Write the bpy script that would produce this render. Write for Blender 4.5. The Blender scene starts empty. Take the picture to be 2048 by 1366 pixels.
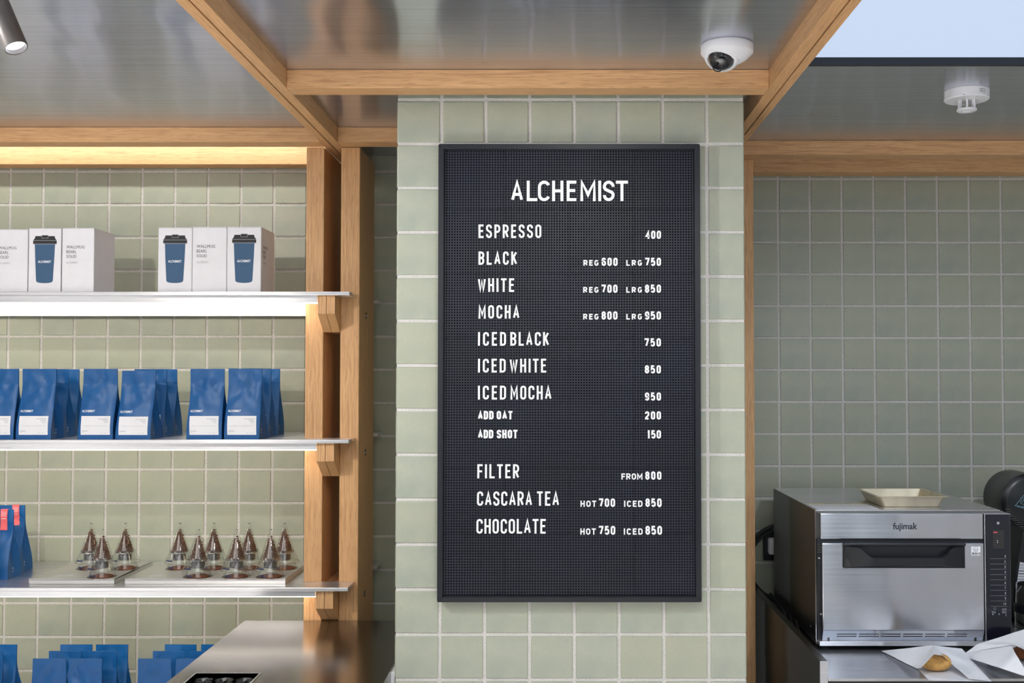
import bpy, bmesh, math, random
from mathutils import Vector, Matrix, noise
random.seed(7)
SC = bpy.context.scene
COL = SC.collection
R = math.radians
EYE = 1.55                                   # eye height above the floor
# ------------------------------------------------------------------ camera
F = 2200.0; CX = 1113.0; CY = 683.0
PITCH = math.atan(66 / F)
cam = bpy.data.cameras.new('camera'); cam.sensor_width = 36; cam.lens = F / 2048 * 36
cam.shift_x = (1024 - CX) / 2048
camo = bpy.data.objects.new('camera', cam); COL.objects.link(camo)
camo.location = (0, 0, EYE); camo.rotation_euler = (math.pi / 2 + PITCH, 0, 0)
cam.clip_start = 0.05
SC.camera = camo
# ------------------------------------------------------------------ view and world
SC.view_settings.view_transform = 'Standard'; SC.view_settings.look = 'None'
SC.view_settings.exposure = -0.10; SC.view_settings.gamma = 1; SC.view_settings.use_curve_mapping = False
w = bpy.data.worlds.new('world'); SC.world = w; w.use_nodes = True
w.node_tree.nodes['Background'].inputs[0].default_value = (0.80, 0.90, 1.0, 1)
w.node_tree.nodes['Background'].inputs[1].default_value = 1.0

def area(name, loc, target, sx, sy, power, col=(1, 1, 1), spread=180):
    l = bpy.data.lights.new(name, 'AREA'); l.shape = 'RECTANGLE'; l.size = sx; l.size_y = sy
    l.energy = power; l.color = col; l.spread = R(spread)
    o = bpy.data.objects.new(name, l); COL.objects.link(o)
    o.location = (loc[0], loc[1], loc[2] + EYE)
    d = Vector(target) - Vector(loc); o.rotation_euler = d.to_track_quat('-Z', 'Y').to_euler()
    return o
def spot(name, loc, target, power, angle=40, blend=.5, col=(1, 1, 1), rad=.03):
    l = bpy.data.lights.new(name, 'SPOT'); l.energy = power; l.color = col
    l.spot_size = R(angle); l.spot_blend = blend; l.shadow_soft_size = rad
    o = bpy.data.objects.new(name, l); COL.objects.link(o)
    o.location = (loc[0], loc[1], loc[2] + EYE)
    d = Vector(target) - Vector(loc); o.rotation_euler = d.to_track_quat('-Z', 'Y').to_euler()
    return o
# unseen shop ceiling lights, added fill and highlight lamps, track spots
area('shop_ceiling_light', (0.0, -0.6, 1.25), (0.0, 1.2, -1.0), 2.6, 1.0, 22, (1.0, .98, .96))
area('shop_ceiling_light', (-1.6, 0.6, 1.25), (-1.4, 3.0, 0.0), 0.9, 1.2, 16, (1.0, .93, .84))
area('shop_downlight', (-0.75, 0.35, 1.40), (-0.75, 0.45, -1.55), 2.4, 1.2, 125, (1.0, .985, .97), 70)  # added lamp: its bounce off the floor brightens beams and ceiling fittings
area('window_daylight', (2.3, -1.6, 0.2), (0.6, 2.6, -0.2), 1.4, 1.7, 9, (.80, .90, 1.0))  # unseen cool fill lamp at the right; that wall has no opening
area('entrance_daylight', (-0.09, -2.45, 0.56), (-0.03, 2.44, 0.20), .36, 1.15, 9, (.90, .93, 1.0))  # added strip lamp giving the menu board its soft highlight
spot('track_spot', (-1.28, 1.46, 0.56), (0.03, 2.47, -0.10), 52, 58, .7, (1, .985, .96), .018)
spot('track_spot', (0.10, 1.25, 0.62), (0.05, 2.47, -0.25), 15, 74, .8, (1, .98, .95), .03)
spot('track_spot', (-1.30, 1.50, 0.62), (-1.25, 3.2, -0.35), 38, 78, .7, (1, .93, .83), .02)
spot('track_spot', (1.05, 1.25, 0.62), (1.05, 3.00, -0.50), 30, 58, .8, (.84, .93, 1), .02)  # added cool spot, stands in for the ceiling panel's light on this side

# ------------------------------------------------------------------ pixel -> point helpers (heights relative to the eye)
_s, _c = math.sin(PITCH), math.cos(PITCH)
def _ray(px, py):
    u = (px - CX) / F; v = (CY - py) / F
    return Vector((u, _c - v * _s, _s + v * _c))
def W(px, py, Y):
    d = _ray(px, py); return d * (Y / d.y)
def PZ(px, py, z):
    d = _ray(px, py); return d * (z / d.z)

# ------------------------------------------------------------------ materials
def _mix(nt, fac, a, b):
    m = nt.nodes.new('ShaderNodeMix'); m.data_type = 'RGBA'
    for inp, val in ((m.inputs[0], fac), (m.inputs[6], a), (m.inputs[7], b)):
        if hasattr(val, 'is_linked') or isinstance(val, bpy.types.NodeSocket): nt.links.new(val, inp)
        elif isinstance(val, (int, float)): inp.default_value = val
        else: inp.default_value = (*val, 1)
    return m.outputs[2]
def _math(nt, op, a, b=0.0, c=None):
    m = nt.nodes.new('ShaderNodeMath'); m.operation = op
    for i, v in enumerate((a, b, c)):
        if v is None: continue
        if isinstance(v, (int, float)): m.inputs[i].default_value = v
        else: nt.links.new(v, m.inputs[i])
    return m.outputs[0]
def _noise(nt, scale, vec=(1, 1, 1), detail=3, coord='Object', rough=.5, dist=0):
    tc = nt.nodes.new('ShaderNodeTexCoord'); mp = nt.nodes.new('ShaderNodeMapping')
    mp.inputs['Scale'].default_value = vec
    nt.links.new(tc.outputs[coord], mp.inputs[0])
    n = nt.nodes.new('ShaderNodeTexNoise'); n.inputs['Scale'].default_value = scale
    n.inputs['Detail'].default_value = detail; n.inputs['Roughness'].default_value = rough
    n.inputs['Distortion'].default_value = dist
    nt.links.new(mp.outputs[0], n.inputs['Vector'])
    return n
def _ramp(nt, sock, a, b, ca=(0, 0, 0), cb=(1, 1, 1)):
    r = nt.nodes.new('ShaderNodeValToRGB')
    r.color_ramp.elements[0].position = a; r.color_ramp.elements[1].position = b
    r.color_ramp.elements[0].color = (*ca, 1); r.color_ramp.elements[1].color = (*cb, 1)
    nt.links.new(sock, r.inputs[0]); return r.outputs[0]
def _bump(nt, b, sock, strength, dist=.001, prev=None):
    bp = nt.nodes.new('ShaderNodeBump'); bp.inputs['Strength'].default_value = strength
    bp.inputs['Distance'].default_value = dist
    nt.links.new(sock, bp.inputs['Height'])
    if prev: nt.links.new(prev.outputs[0], bp.inputs['Normal'])
    nt.links.new(bp.outputs[0], b.inputs['Normal']); return bp
def srgb(r, g, b):
    f = lambda c: ((c / 255 + .055) / 1.055) ** 2.4 if c > 10 else c / 255 / 12.92
    return (f(r), f(g), f(b))
def newmat(name):
    m = bpy.data.materials.new(name); m.use_nodes = True
    nt = m.node_tree; return m, nt, nt.nodes['Principled BSDF']
def plain(name, col, rough=.5, metal=0, var=.08, nscale=30, bump=0, spec=.5, coat=0, bscale=300):
    m, nt, b = newmat(name)
    n = _noise(nt, nscale)
    c2 = tuple(c * (1 - var) for c in col)
    nt.links.new(_mix(nt, _ramp(nt, n.outputs[0], .35, .65), col, c2), b.inputs['Base Color'])
    b.inputs['Roughness'].default_value = rough; b.inputs['Metallic'].default_value = metal
    b.inputs['Specular IOR Level'].default_value = spec; b.inputs['Coat Weight'].default_value = coat
    b.inputs['Coat Roughness'].default_value = .1
    if bump:
        n2 = _noise(nt, bscale); _bump(nt, b, n2.outputs[0], bump)
    return m
def wood(name, axis, dark=1.0):
    m, nt, b = newmat(name)
    sc = [60, 60, 60]; sc['xyz'.index(axis)] = 1.6
    g = _noise(nt, 5.5, sc, 4, rough=.65, dist=.15)
    sc2 = [14, 14, 14]; sc2['xyz'.index(axis)] = .5
    g2 = _noise(nt, 2.0, sc2, 2)
    sc3 = [160, 160, 160]; sc3['xyz'.index(axis)] = 9
    g3 = _noise(nt, 3.0, sc3, 1)
    A = [c * dark for c in srgb(222, 176, 126)]; B = [c * dark for c in srgb(182, 134, 88)]; C = [c * dark for c in srgb(208, 160, 110)]
    c1 = _mix(nt, _ramp(nt, g.outputs[0], .42, .72), A, B)
    c2 = _mix(nt, _math(nt, 'MULTIPLY', _ramp(nt, g2.outputs[0], .35, .7), .5), c1, C)
    c3 = _mix(nt, _math(nt, 'MULTIPLY', _ramp(nt, g3.outputs[0], .55, .72), .45), c2, [c * dark for c in srgb(156, 112, 70)])
    nt.links.new(c3, b.inputs['Base Color'])
    b.inputs['Roughness'].default_value = .5
    _bump(nt, b, g.outputs[0], .15, .0006)
    return m
def steel(name, col=(.62, .62, .63), rough=.22, aniso=.85, rot=0.0, brush='x', wave=0.0, fine=.35, bandw=0.0):
    m, nt, b = newmat(name)
    v = [1, 1, 1]
    sc = [260, 260, 260]; sc['xyz'.index(brush)] = 1.2
    n = _noise(nt, 1.4, sc, 3, rough=.7)
    f = _ramp(nt, n.outputs[0], .25, .75)
    nt.links.new(_mix(nt, f, tuple(c * (1 - fine * .45) for c in col), col), b.inputs['Base Color'])
    b.inputs['Metallic'].default_value = 1
    rr = nt.nodes.new('ShaderNodeMapRange'); rr.inputs[3].default_value = rough * .8; rr.inputs[4].default_value = rough * 1.25
    nt.links.new(n.outputs[0], rr.inputs[0]); nt.links.new(rr.outputs[0], b.inputs['Roughness'])
    b.inputs['Anisotropic'].default_value = aniso; b.inputs['Anisotropic Rotation'].default_value = rot
    t = nt.nodes.new('ShaderNodeTangent'); t.direction_type = 'UV_MAP'
    nt.links.new(t.outputs[0], b.inputs['Tangent'])
    if wave:
        n2 = _noise(nt, 1.0, (5, 2.4, 5), 1); _bump(nt, b, n2.outputs[0], 1.0, wave)
    return m
def glassmat(name, tint=(1, 1, 1), refl=.9, base=.04):
    m, nt, b = newmat(name); nt.nodes.remove(b)
    out = nt.nodes['Material Output']
    tr = nt.nodes.new('ShaderNodeBsdfTransparent'); tr.inputs[0].default_value = (*tint, 1)
    gl = nt.nodes.new('ShaderNodeBsdfGlossy'); gl.inputs['Roughness'].default_value = .03
    lw = nt.nodes.new('ShaderNodeLayerWeight'); lw.inputs[0].default_value = .35
    mx = nt.nodes.new('ShaderNodeMixShader')
    f = _math(nt, 'ADD', _math(nt, 'MULTIPLY', _math(nt, 'POWER', lw.outputs['Facing'], 2.2), refl), base)
    nt.links.new(f, mx.inputs[0]); nt.links.new(tr.outputs[0], mx.inputs[1]); nt.links.new(gl.outputs[0], mx.inputs[2])
    nt.links.new(mx.outputs[0], out.inputs[0]); return m
def emit(name, col, power):
    m, nt, b = newmat(name)
    b.inputs['Base Color'].default_value = (.05, .05, .05, 1); b.inputs['Roughness'].default_value = .8
    b.inputs['Emission Color'].default_value = (*col, 1); b.inputs['Emission Strength'].default_value = power
    return m
def tilemat():
    m, nt, b = newmat('sage_glazed_tile')
    oi = nt.nodes.new('ShaderNodeObjectInfo')
    n = _noise(nt, 14, detail=2); n2 = _noise(nt, 160, (1, 1, 1), 2)
    c = _mix(nt, _ramp(nt, n.outputs[0], .35, .68), srgb(171, 175, 158), srgb(155, 163, 150))
    c = _mix(nt, _math(nt, 'MULTIPLY', oi.outputs['Random'], .55), c, srgb(168, 170, 148))
    c = _mix(nt, _math(nt, 'MULTIPLY', _ramp(nt, n2.outputs[0], .5, .8), .12), c, srgb(130, 136, 120))
    nt.links.new(c, b.inputs['Base Color'])
    b.inputs['Roughness'].default_value = .38; b.inputs['Specular IOR Level'].default_value = .45
    n3 = _noise(nt, 16, detail=1); _bump(nt, b, n3.outputs[0], .5, .0016)
    return m
def groutmat():
    m, nt, b = newmat('pale_cement_grout')
    n = _noise(nt, 220, detail=4, rough=.8)
    nt.links.new(_mix(nt, _ramp(nt, n.outputs[0], .35, .7), srgb(216, 213, 208), srgb(184, 183, 181)), b.inputs['Base Color'])
    b.inputs['Roughness'].default_value = .95; _bump(nt, b, n.outputs[0], .6, .001)
    return m
def letterpanel():
    # black letter board: pegholes on a 5.9 mm grid, read from the panel's own metric coordinates
    m, nt, b = newmat('perforated_black_plastic')
    tc = nt.nodes.new('ShaderNodeTexCoord'); sp = nt.nodes.new('ShaderNodeSeparateXYZ')
    nt.links.new(tc.outputs['Object'], sp.inputs[0])
    P = .14425 / 24
    def cell(s):
        a = _math(nt, 'MULTIPLY', s, 1 / P); fr = _math(nt, 'FRACT', _math(nt, 'ADD', a, 100))
        return _math(nt, 'SUBTRACT', fr, .5)
    x = cell(sp.outputs['X']); z = cell(sp.outputs['Z'])
    d = _math(nt, 'SQRT', _math(nt, 'ADD', _math(nt, 'MULTIPLY', x, x), _math(nt, 'MULTIPLY', z, z)))
    hole = _math(nt, 'LESS_THAN', d, .27)
    rim = _ramp(nt, d, .20, .44)
    n = _noise(nt, 5, detail=2)
    base = _mix(nt, _ramp(nt, n.outputs[0], .3, .7), srgb(14, 20, 33), srgb(20, 27, 42))
    nt.links.new(_mix(nt, hole, base, (.002, .002, .003)), b.inputs['Base Color'])
    b.inputs['Roughness'].default_value = .40
    nt.links.new(_math(nt, 'MULTIPLY', _math(nt, 'SUBTRACT', 1.0, hole), .42), b.inputs['Specular IOR Level'])
    bp = _bump(nt, b, rim, .5, .0006)
    n2 = _noise(nt, 9, detail=1); _bump(nt, b, n2.outputs[0], .6, .004, bp)
    return m

M = {}
M['tile'] = tilemat(); M['grout'] = groutmat()
for a in 'xyz': M['wood_' + a] = wood('oak_' + a, a)
M['ceil_steel'] = steel('brushed_ceiling_steel', (.80, .83, .92), .22, .93, .25, 'x', wave=.010, fine=.9)
M['steel'] = steel('brushed_steel', (.72, .72, .75), .25, .85, .25, 'x')
M['steel_front'] = steel('brushed_front_steel', (.60, .61, .65), .19, .93, .25, 'x', wave=.006, fine=.10)
M['steel_top'] = steel('brushed_worktop_steel', (.36, .345, .33), .19, .3, 0.0, 'x', fine=.3)
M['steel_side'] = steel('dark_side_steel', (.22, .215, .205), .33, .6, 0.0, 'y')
M['shelf_steel'] = steel('shelf_steel', (.84, .84, .87), .28, .8, .25, 'x')
M['tray_steel'] = steel('display_plinth_steel', (.78, .77, .76), .36, .6, .25, 'x')
M['black'] = plain('black_plastic', srgb(22, 25, 32), .38, bump=.05)
M['frame'] = plain('black_frame_paint', srgb(24, 28, 36), .35)
M['holes'] = letterpanel()
M['letter'] = plain('white_plastic_letter', srgb(246, 247, 250), .4, var=.02)
M['white'] = plain('white_plastic', srgb(238, 239, 243), .35, var=.03)
M['card'] = plain('white_card', srgb(226, 226, 232), .75, var=.03, bump=.05)
M['blue'] = plain('matte_blue_film', srgb(4, 86, 150), .46, var=.10, nscale=22, bump=.06, bscale=60)
M['mugblue'] = plain('printed_slate_blue', srgb(54, 88, 122), .7, var=.02)
M['ink'] = plain('printed_dark_ink', srgb(42, 48, 60), .7, var=.02)
M['greyink'] = plain('printed_grey_ink', srgb(150, 152, 158), .7, var=.02)
M['lidblack'] = plain('printed_black', srgb(38, 38, 42), .7, var=.02)
M['print'] = plain('printed_white', srgb(236, 240, 246), .6, var=.02)
M['label'] = plain('white_paper_label', srgb(232, 233, 238), .7, var=.02)
M['pink'] = plain('coral_sticker', srgb(240, 108, 112), .6, var=.05)
M['beans'] = plain('roasted_coffee', srgb(112, 74, 54), .55, var=.35, nscale=90)
M['darkbeans'] = plain('dark_roast', srgb(50, 38, 34), .5, var=.4, nscale=120)
M['ground'] = plain('ground_coffee', srgb(122, 70, 46), .8, var=.3, nscale=200, bump=.5)
M['navy'] = plain('navy_tag', srgb(36, 46, 84), .5)
M['glass'] = glassmat('thin_clear_glass', (.97, .98, .97), .85, .08)
M['frost'] = glassmat('frosted_glass_band', (.80, .82, .82), .9, .28)
M['tray'] = plain('pale_gold_steel', srgb(232, 218, 188), .34, .6, var=.18, nscale=26)
M['led'] = emit('led_diffuser', (1.0, .90, .76), 4.0)
M['skypanel'] = emit('backlit_ceiling_panel', (.63, .76, .98), .95)
M['lens'] = emit('lamp_lens', (.90, .93, 1.0), 5.0)
M['bread'] = plain('melon_bread_crust', srgb(236, 182, 104), .75, var=.3, nscale=60, bump=.8, bscale=90)
M['brown'] = plain('brown_pastry', srgb(150, 84, 40), .6, var=.4, nscale=60, bump=.5)
M['paper'] = plain('white_glassine_paper', srgb(238, 240, 246), .5, var=.03)
M['cable'] = plain('black_rubber', srgb(18, 24, 27), .45)
M['glassblack'] = plain('black_glass', srgb(10, 18, 32), .12, var=.02, coat=.3)
M['dome'] = plain('smoked_dome', (.006, .006, .008), .05, coat=1)
M['iron'] = plain('black_lacquer', srgb(18, 24, 28), .30, var=.02)
M['teal'] = plain('printed_teal', srgb(112, 150, 165), .6, var=.02)
M['plaster'] = plain('white_plaster', srgb(225, 225, 225), .9)
M['darkwall'] = plain('dark_shop_wall', srgb(80, 76, 72), .8)
M['floor'] = plain('grey_concrete_floor', srgb(206, 203, 200), .6, var=.15, nscale=4)
M['sticker'] = plain('yellow_warning_band', srgb(226, 200, 110), .6)
M['red'] = emit('red_led_digits', (.9, .02, .08), .6)
M['silver'] = plain('chrome', (.8, .8, .82), .15, 1)
M['spotgrey'] = plain('dark_grey_lacquer', srgb(96, 92, 90), .35, .3, var=.03)

# ------------------------------------------------------------------ mesh helpers
def box_uv(me):
    uv = me.uv_layers.new(name='UVMap')
    d = uv.data
    for p in me.polygons:
        n = p.normal; ax, ay, az = abs(n.x), abs(n.y), abs(n.z)
        for li in p.loop_indices:
            c = me.vertices[me.loops[li].vertex_index].co
            if az >= ax and az >= ay: d[li].uv = (c.x, c.y)
            elif ay >= ax: d[li].uv = (c.x, c.z)
            else: d[li].uv = (c.y, c.z)
class MB:
    def __init__(s): s.bm = bmesh.new()
    def box(s, x0, x1, y0, y1, z0, z1, bevel=0, seg=2):
        r = bmesh.ops.create_cube(s.bm, size=1)
        vs = r['verts']
        for v in vs:
            v.co = Vector(((x0 + x1) / 2 + v.co.x * (x1 - x0), (y0 + y1) / 2 + v.co.y * (y1 - y0), (z0 + z1) / 2 + v.co.z * (z1 - z0)))
        if bevel:
            es = list({e for v in vs for e in v.link_edges})
            bmesh.ops.bevel(s.bm, geom=es, offset=bevel, segments=seg, profile=.5, affect='EDGES')
        return s
    def prism(s, poly, y0, y1, plane='xz'):
        def co(a, b, t):
            return {'xz': (a, t, b), 'xy': (a, b, t), 'yz': (t, a, b)}[plane]
        A = [s.bm.verts.new(co(a, b, y0)) for a, b in poly]; B = [s.bm.verts.new(co(a, b, y1)) for a, b in poly]
        n = len(poly)
        s.bm.faces.new(A); s.bm.faces.new(B[::-1])
        for i in range(n): s.bm.faces.new((A[i], B[i], B[(i + 1) % n], A[(i + 1) % n]))
        return s
    def lathe(s, prof, seg=32, c=(0, 0, 0), capb=False, capt=False, mat=None):
        rings = []
        for r_, z in prof:
            ring = []
            for i in range(seg):
                a = 2 * math.pi * i / seg
                p = Vector((r_ * math.cos(a), r_ * math.sin(a), z))
                if mat: p = mat @ p
                ring.append(s.bm.verts.new(p + Vector(c)))
            rings.append(ring)
        for a, b in zip(rings, rings[1:]):
            for i in range(seg):
                s.bm.faces.new((a[i], a[(i + 1) % seg], b[(i + 1) % seg], b[i]))
        if capb: s.bm.faces.new(rings[0][::-1])
        if capt: s.bm.faces.new(rings[-1])
        return s
    def tube(s, pts, r, seg=10):
        pts = [Vector(p) for p in pts]; rings = []
        up = Vector((0, 0, 1)); prev = None
        for i, p in enumerate(pts):
            t = (pts[min(i + 1, len(pts) - 1)] - pts[max(i - 1, 0)]).normalized()
            a = prev if prev is not None else (up if abs(t.dot(up)) < .9 else Vector((1, 0, 0)))
            n = (a - t * a.dot(t)).normalized(); b = t.cross(n); prev = n
            rings.append([s.bm.verts.new(p + (n * math.cos(2 * math.pi * k / seg) + b * math.sin(2 * math.pi * k / seg)) * r) for k in range(seg)])
        for a, b in zip(rings, rings[1:]):
            for k in range(seg): s.bm.faces.new((a[k], a[(k + 1) % seg], b[(k + 1) % seg], b[k]))
        s.bm.faces.new(rings[0][::-1]); s.bm.faces.new(rings[-1]); return s
    def poly(s, pts):
        s.bm.faces.new([s.bm.verts.new(Vector(p)) for p in pts]); return s
    def sheet(s, grid, thick=0):
        vs = [[s.bm.verts.new(Vector(p)) for p in row] for row in grid]
        for a, b in zip(vs, vs[1:]):
            for i in range(len(a) - 1): s.bm.faces.new((a[i], a[i + 1], b[i + 1], b[i]))
        return s
    def ribbon(s, pts, wd, y0, y1, closed=False):
        """stroke in the xz plane, front at y0, back at y1"""
        q = [pts[0]]
        for p in pts[1:]:
            if (p[0] - q[-1][0]) ** 2 + (p[1] - q[-1][1]) ** 2 > 1e-12: q.append(p)
        if closed and (q[0][0] - q[-1][0]) ** 2 + (q[0][1] - q[-1][1]) ** 2 < 1e-12: q.pop()
        pts = q
        n = len(pts); L = []; Rr = []
        for i in range(n):
            p = Vector(pts[i])
            a = Vector(pts[i - 1]) if (i > 0 or closed) else None
            b = Vector(pts[(i + 1) % n]) if (i < n - 1 or closed) else None
            d1 = (p - a).normalized() if a is not None else None
            d2 = (b - p).normalized() if b is not None else None
            if d1 is None: d1 = d2
            if d2 is None: d2 = d1
            t = d1 + d2
            t = t.normalized() if t.length > 1e-6 else d1
            nn = Vector((-t.y, t.x)); k = max(.45, abs(nn.dot(Vector((-d1.y, d1.x)))))
            L.append(p + nn * wd / 2 / k); Rr.append(p - nn * wd / 2 / k)
        V = lambda q, y: s.bm.verts.new((q.x, y, q.y))
        A = [(V(l, y0), V(r_, y0), V(l, y1), V(r_, y1)) for l, r_ in zip(L, Rr)]
        m = n if closed else n - 1
        for i in range(m):
            a, b = A[i], A[(i + 1) % n]
            s.bm.faces.new((a[0], a[1], b[1], b[0]))
            s.bm.faces.new((a[0], b[0], b[2], a[2])); s.bm.faces.new((a[1], a[3], b[3], b[1]))
        if not closed:
            for a in (A[0], A[-1]): s.bm.faces.new((a[0], a[2], a[3], a[1]))
        return s
    def mesh(s, name, mat, smooth=False, shift=None, angle=35):
        bm = s.bm
        bmesh.ops.recalc_face_normals(bm, faces=bm.faces)
        me = bpy.data.meshes.new(name)
        if shift is not None: bmesh.ops.translate(bm, verts=bm.verts, vec=shift)
        bm.to_mesh(me); bm.free()
        me.materials.append(M[mat] if isinstance(mat, str) else mat)
        box_uv(me)
        if smooth:
            me.shade_smooth()
            if angle < 180:
                try: me.set_sharp_from_angle(angle=R(angle))
                except Exception: pass
        return me
    def build(s, name, mat, parent=None, smooth=False, local=False, kind=None, label=None, angle=35):
        """geometry is given in eye-relative world coordinates unless local"""
        sh = Vector((0, 0, EYE)) if not local else Vector((0, 0, 0))
        q = parent
        while q is not None and not local:
            sh -= q.location; q = q.parent
        me = s.mesh(name, mat, smooth, sh, angle)
        return link(me, name, parent, kind, label)
def link(me, name, parent=None, kind=None, label=None, loc=(0, 0, 0)):
    o = bpy.data.objects.new(name, me); COL.objects.link(o); o.location = loc
    if parent is not None: o.parent = parent
    if kind: o['kind'] = kind
    if label: o['label'] = label
    return o
def thing(name, label, cat, loc, group=None, rotz=0):
    """Empty at the base; loc is eye-relative"""
    o = bpy.data.objects.new(name, None); COL.objects.link(o); o.empty_display_size = .05
    o.location = (loc[0], loc[1], loc[2] + EYE); o.rotation_euler = (0, 0, rotz)
    o['label'] = label; o['category'] = cat
    if group: o['group'] = group
    return o
def sub(parent_obj, root):
    return parent_obj
def copy_tree(o, parent=None):
    c = o.copy(); COL.objects.link(c)
    if parent is not None: c.parent = parent
    for ch in [k for k in bpy.data.objects if k.parent == o]: copy_tree(ch, c)
    return c

# ------------------------------------------------------------------ lettering
def arc(cx, cy, rx, ry, a0, a1, n=8):
    return [(cx + rx * math.cos(R(a0 + (a1 - a0) * i / n)), cy + ry * math.sin(R(a0 + (a1 - a0) * i / n))) for i in range(n + 1)]
def glyph(ch, w):
    """polylines (points, closed) in a w x 1 cell"""
    r = w / 2; r = min(r, .3); q = w - r
    stad = arc(r, 1 - r, r, r, 180, 90, 5) + arc(q, 1 - r, r, r, 90, 0, 5) + arc(q, r, r, r, 0, -90, 5) + arc(r, r, r, r, -90, -180, 5)
    def lobe(y0, y1, x0=0, rr=None):
        k = rr or min(.24, (y1 - y0) / 2, w * .6)
        return [(x0, y1)] + arc(w - k, y1 - k, k, k, 90, 0, 5) + arc(w - k, y0 + k, k, k, 0, -90, 5) + [(x0, y0)]
    L = (lambda *p: (list(p), False))
    if ch == 'A': return [L((0, 0), (w / 2, 1), (w, 0)), L((w * .17, .3), (w * .83, .3))]
    if ch == 'B': return [(lobe(.52, 1, 0), False), (lobe(0, .52, 0), False), L((0, 0), (0, 1))]
    if ch == 'C': return [(([(w, .72)] if r < .26 else []) + arc(q, 1 - r, r, r, 0 if r < .26 else 22, 90, 5) + arc(r, 1 - r, r, r, 90, 180, 5) + arc(r, r, r, r, 180, 270, 5) + arc(q, r, r, r, 270, 360 if r < .26 else 338, 5) + ([(w, .28)] if r < .26 else []), False)]
    if ch == 'G': return [(([(w, .72)] if r < .26 else []) + arc(q, 1 - r, r, r, 0 if r < .26 else 28, 90, 5) + arc(r, 1 - r, r, r, 90, 180, 5) + arc(r, r, r, r, 180, 270, 5) + arc(q, r, r, r, 270, 355, 5) + [(w, .42), (w * .6, .42)], False)]
    if ch == 'D': return [([(0, 0), (0, 1)] + arc(w - r, 1 - r, r, r, 90, 0, 5) + arc(w - r, r, r, r, 0, -90, 5), True)]
    if ch == 'E': return [L((w, 1), (0, 1), (0, 0), (w, 0)), L((0, .52), (w * .85, .52))]
    if ch == 'F': return [L((w, 1), (0, 1), (0, 0)), L((0, .5), (w * .85, .5))]
    if ch == 'H': return [L((0, 0), (0, 1)), L((w, 0), (w, 1)), L((0, .5), (w, .5))]
    if ch in 'I': return [L((w / 2, 0), (w / 2, 1))]
    if ch == '1': return [L((w * .6, 0), (w * .6, 1)), L((w * .1, .78), (w * .6, .96))]
    if ch == 'K': return [L((0, 0), (0, 1)), L((w, 1), (0, .38)), L((w * .35, .58), (w, 0))]
    if ch == 'L': return [L((0, 1), (0, 0), (w, 0))]
    if ch == 'M': return [L((0, 0), (0, 1), (w / 2, .28), (w, 1), (w, 0))]
    if ch == 'N': return [L((0, 0), (0, 1), (w, 0), (w, 1))]
    if ch == 'O' or ch == '0': return [(stad, True)]
    if ch == 'Q': return [(stad, True), L((w * .5, .16), (w * .68, -.14))]
    if ch == 'P': return [(lobe(.44, 1), False), L((0, 0), (0, 1))]
    if ch == 'R': return [(lobe(.46, 1), False), L((0, 0), (0, 1)), L((w * .5, .46), (w, 0))]
    if ch == 'S': return [([(w, min(.76, .985 - r))] + arc(q, 1 - r * 1.0, r, r, 0, 90, 5) + arc(r, 1 - r, r, r, 90, 180, 5) + [(0, .68), (w * .14, .58), (w * .86, .42), (w, .32)] + arc(q, r, r, r, 0, -90, 5) + arc(r, r, r, r, -90, -180, 5) + [(0, max(.24, r + .015))], False)]
    if ch == 'T': return [L((0, 1), (w, 1)), L((w / 2, 1), (w / 2, 0))]
    if ch == 'U': return [([(0, 1)] + arc(r, r, r, r, 180, 270, 5) + arc(q, r, r, r, 270, 360, 5) + [(w, 1)], False)]
    if ch == 'W': return [L((0, 1), (w * .25, 0), (w * .5, .85), (w * .75, 0), (w, 1))]
    if ch == '2': return [([(0, min(.74, .985 - r))] + arc(r, 1 - r, r, r, 180, 0, 8) + [(w, .66), (w * .9, .52), (0, .12), (0, 0), (w, 0)], False)]
    if ch == '3': return [([(0, 1), (w, 1), (w * .45, .6)] + arc(w - r, r * 1.05, r, r * 1.05, 80, -90, 6) + [(0, .12)], False)]
    if ch == '4': return [L((w * .78, 0), (w * .78, 1), (0, .3), (w, .3))]
    if ch == '5': return [([(w * .95, 1), (w * .08, 1), (w * .04, .55)] + [(w * .3, .62)] + arc(w - r, .62 - r, r, r, 90, 0, 5) + arc(q, r, r, r, 0, -90, 5) + arc(r, r, r, r, -90, -170, 4), False)]
    if ch == '6': return [(arc(q, 1 - r, r, r, 10, 90, 4) + arc(r, 1 - r, r, r, 90, 180, 5) + arc(r, r, r, r, 180, 270, 5) + arc(q, r, r, r, 270, 360, 5) + arc(q, .58 - r, r, r, 0, 90, 4) + arc(r, .58 - r, r, r, 90, 165, 4), False)]
    if ch == '7': return [L((0, 1), (w, 1), (w, .9), (w * .35, 0))]
    if ch == '8':
        k = .23
        up = [(w / 2 + (w / 2 - .0) * .94 * math.cos(R(a)), .765 + .235 * math.sin(R(a))) for a in range(0, 360, 24)]
        lo = [(w / 2 + w / 2 * math.cos(R(a)), .27 + .27 * math.sin(R(a))) for a in range(0, 360, 24)]
        return [(up, True), (lo, True)]
    if ch == '9': return [([(w - x, 1 - y) for x, y in glyph('6', w)[0][0]], False)]
    return []
WIDE = {'I': .08, '1': .62, 'M': 1.25, 'W': 1.35, 'T': .95, 'E': .86, 'L': .86, 'F': .86, 'A': 1.08}
_gc = {}
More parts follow.
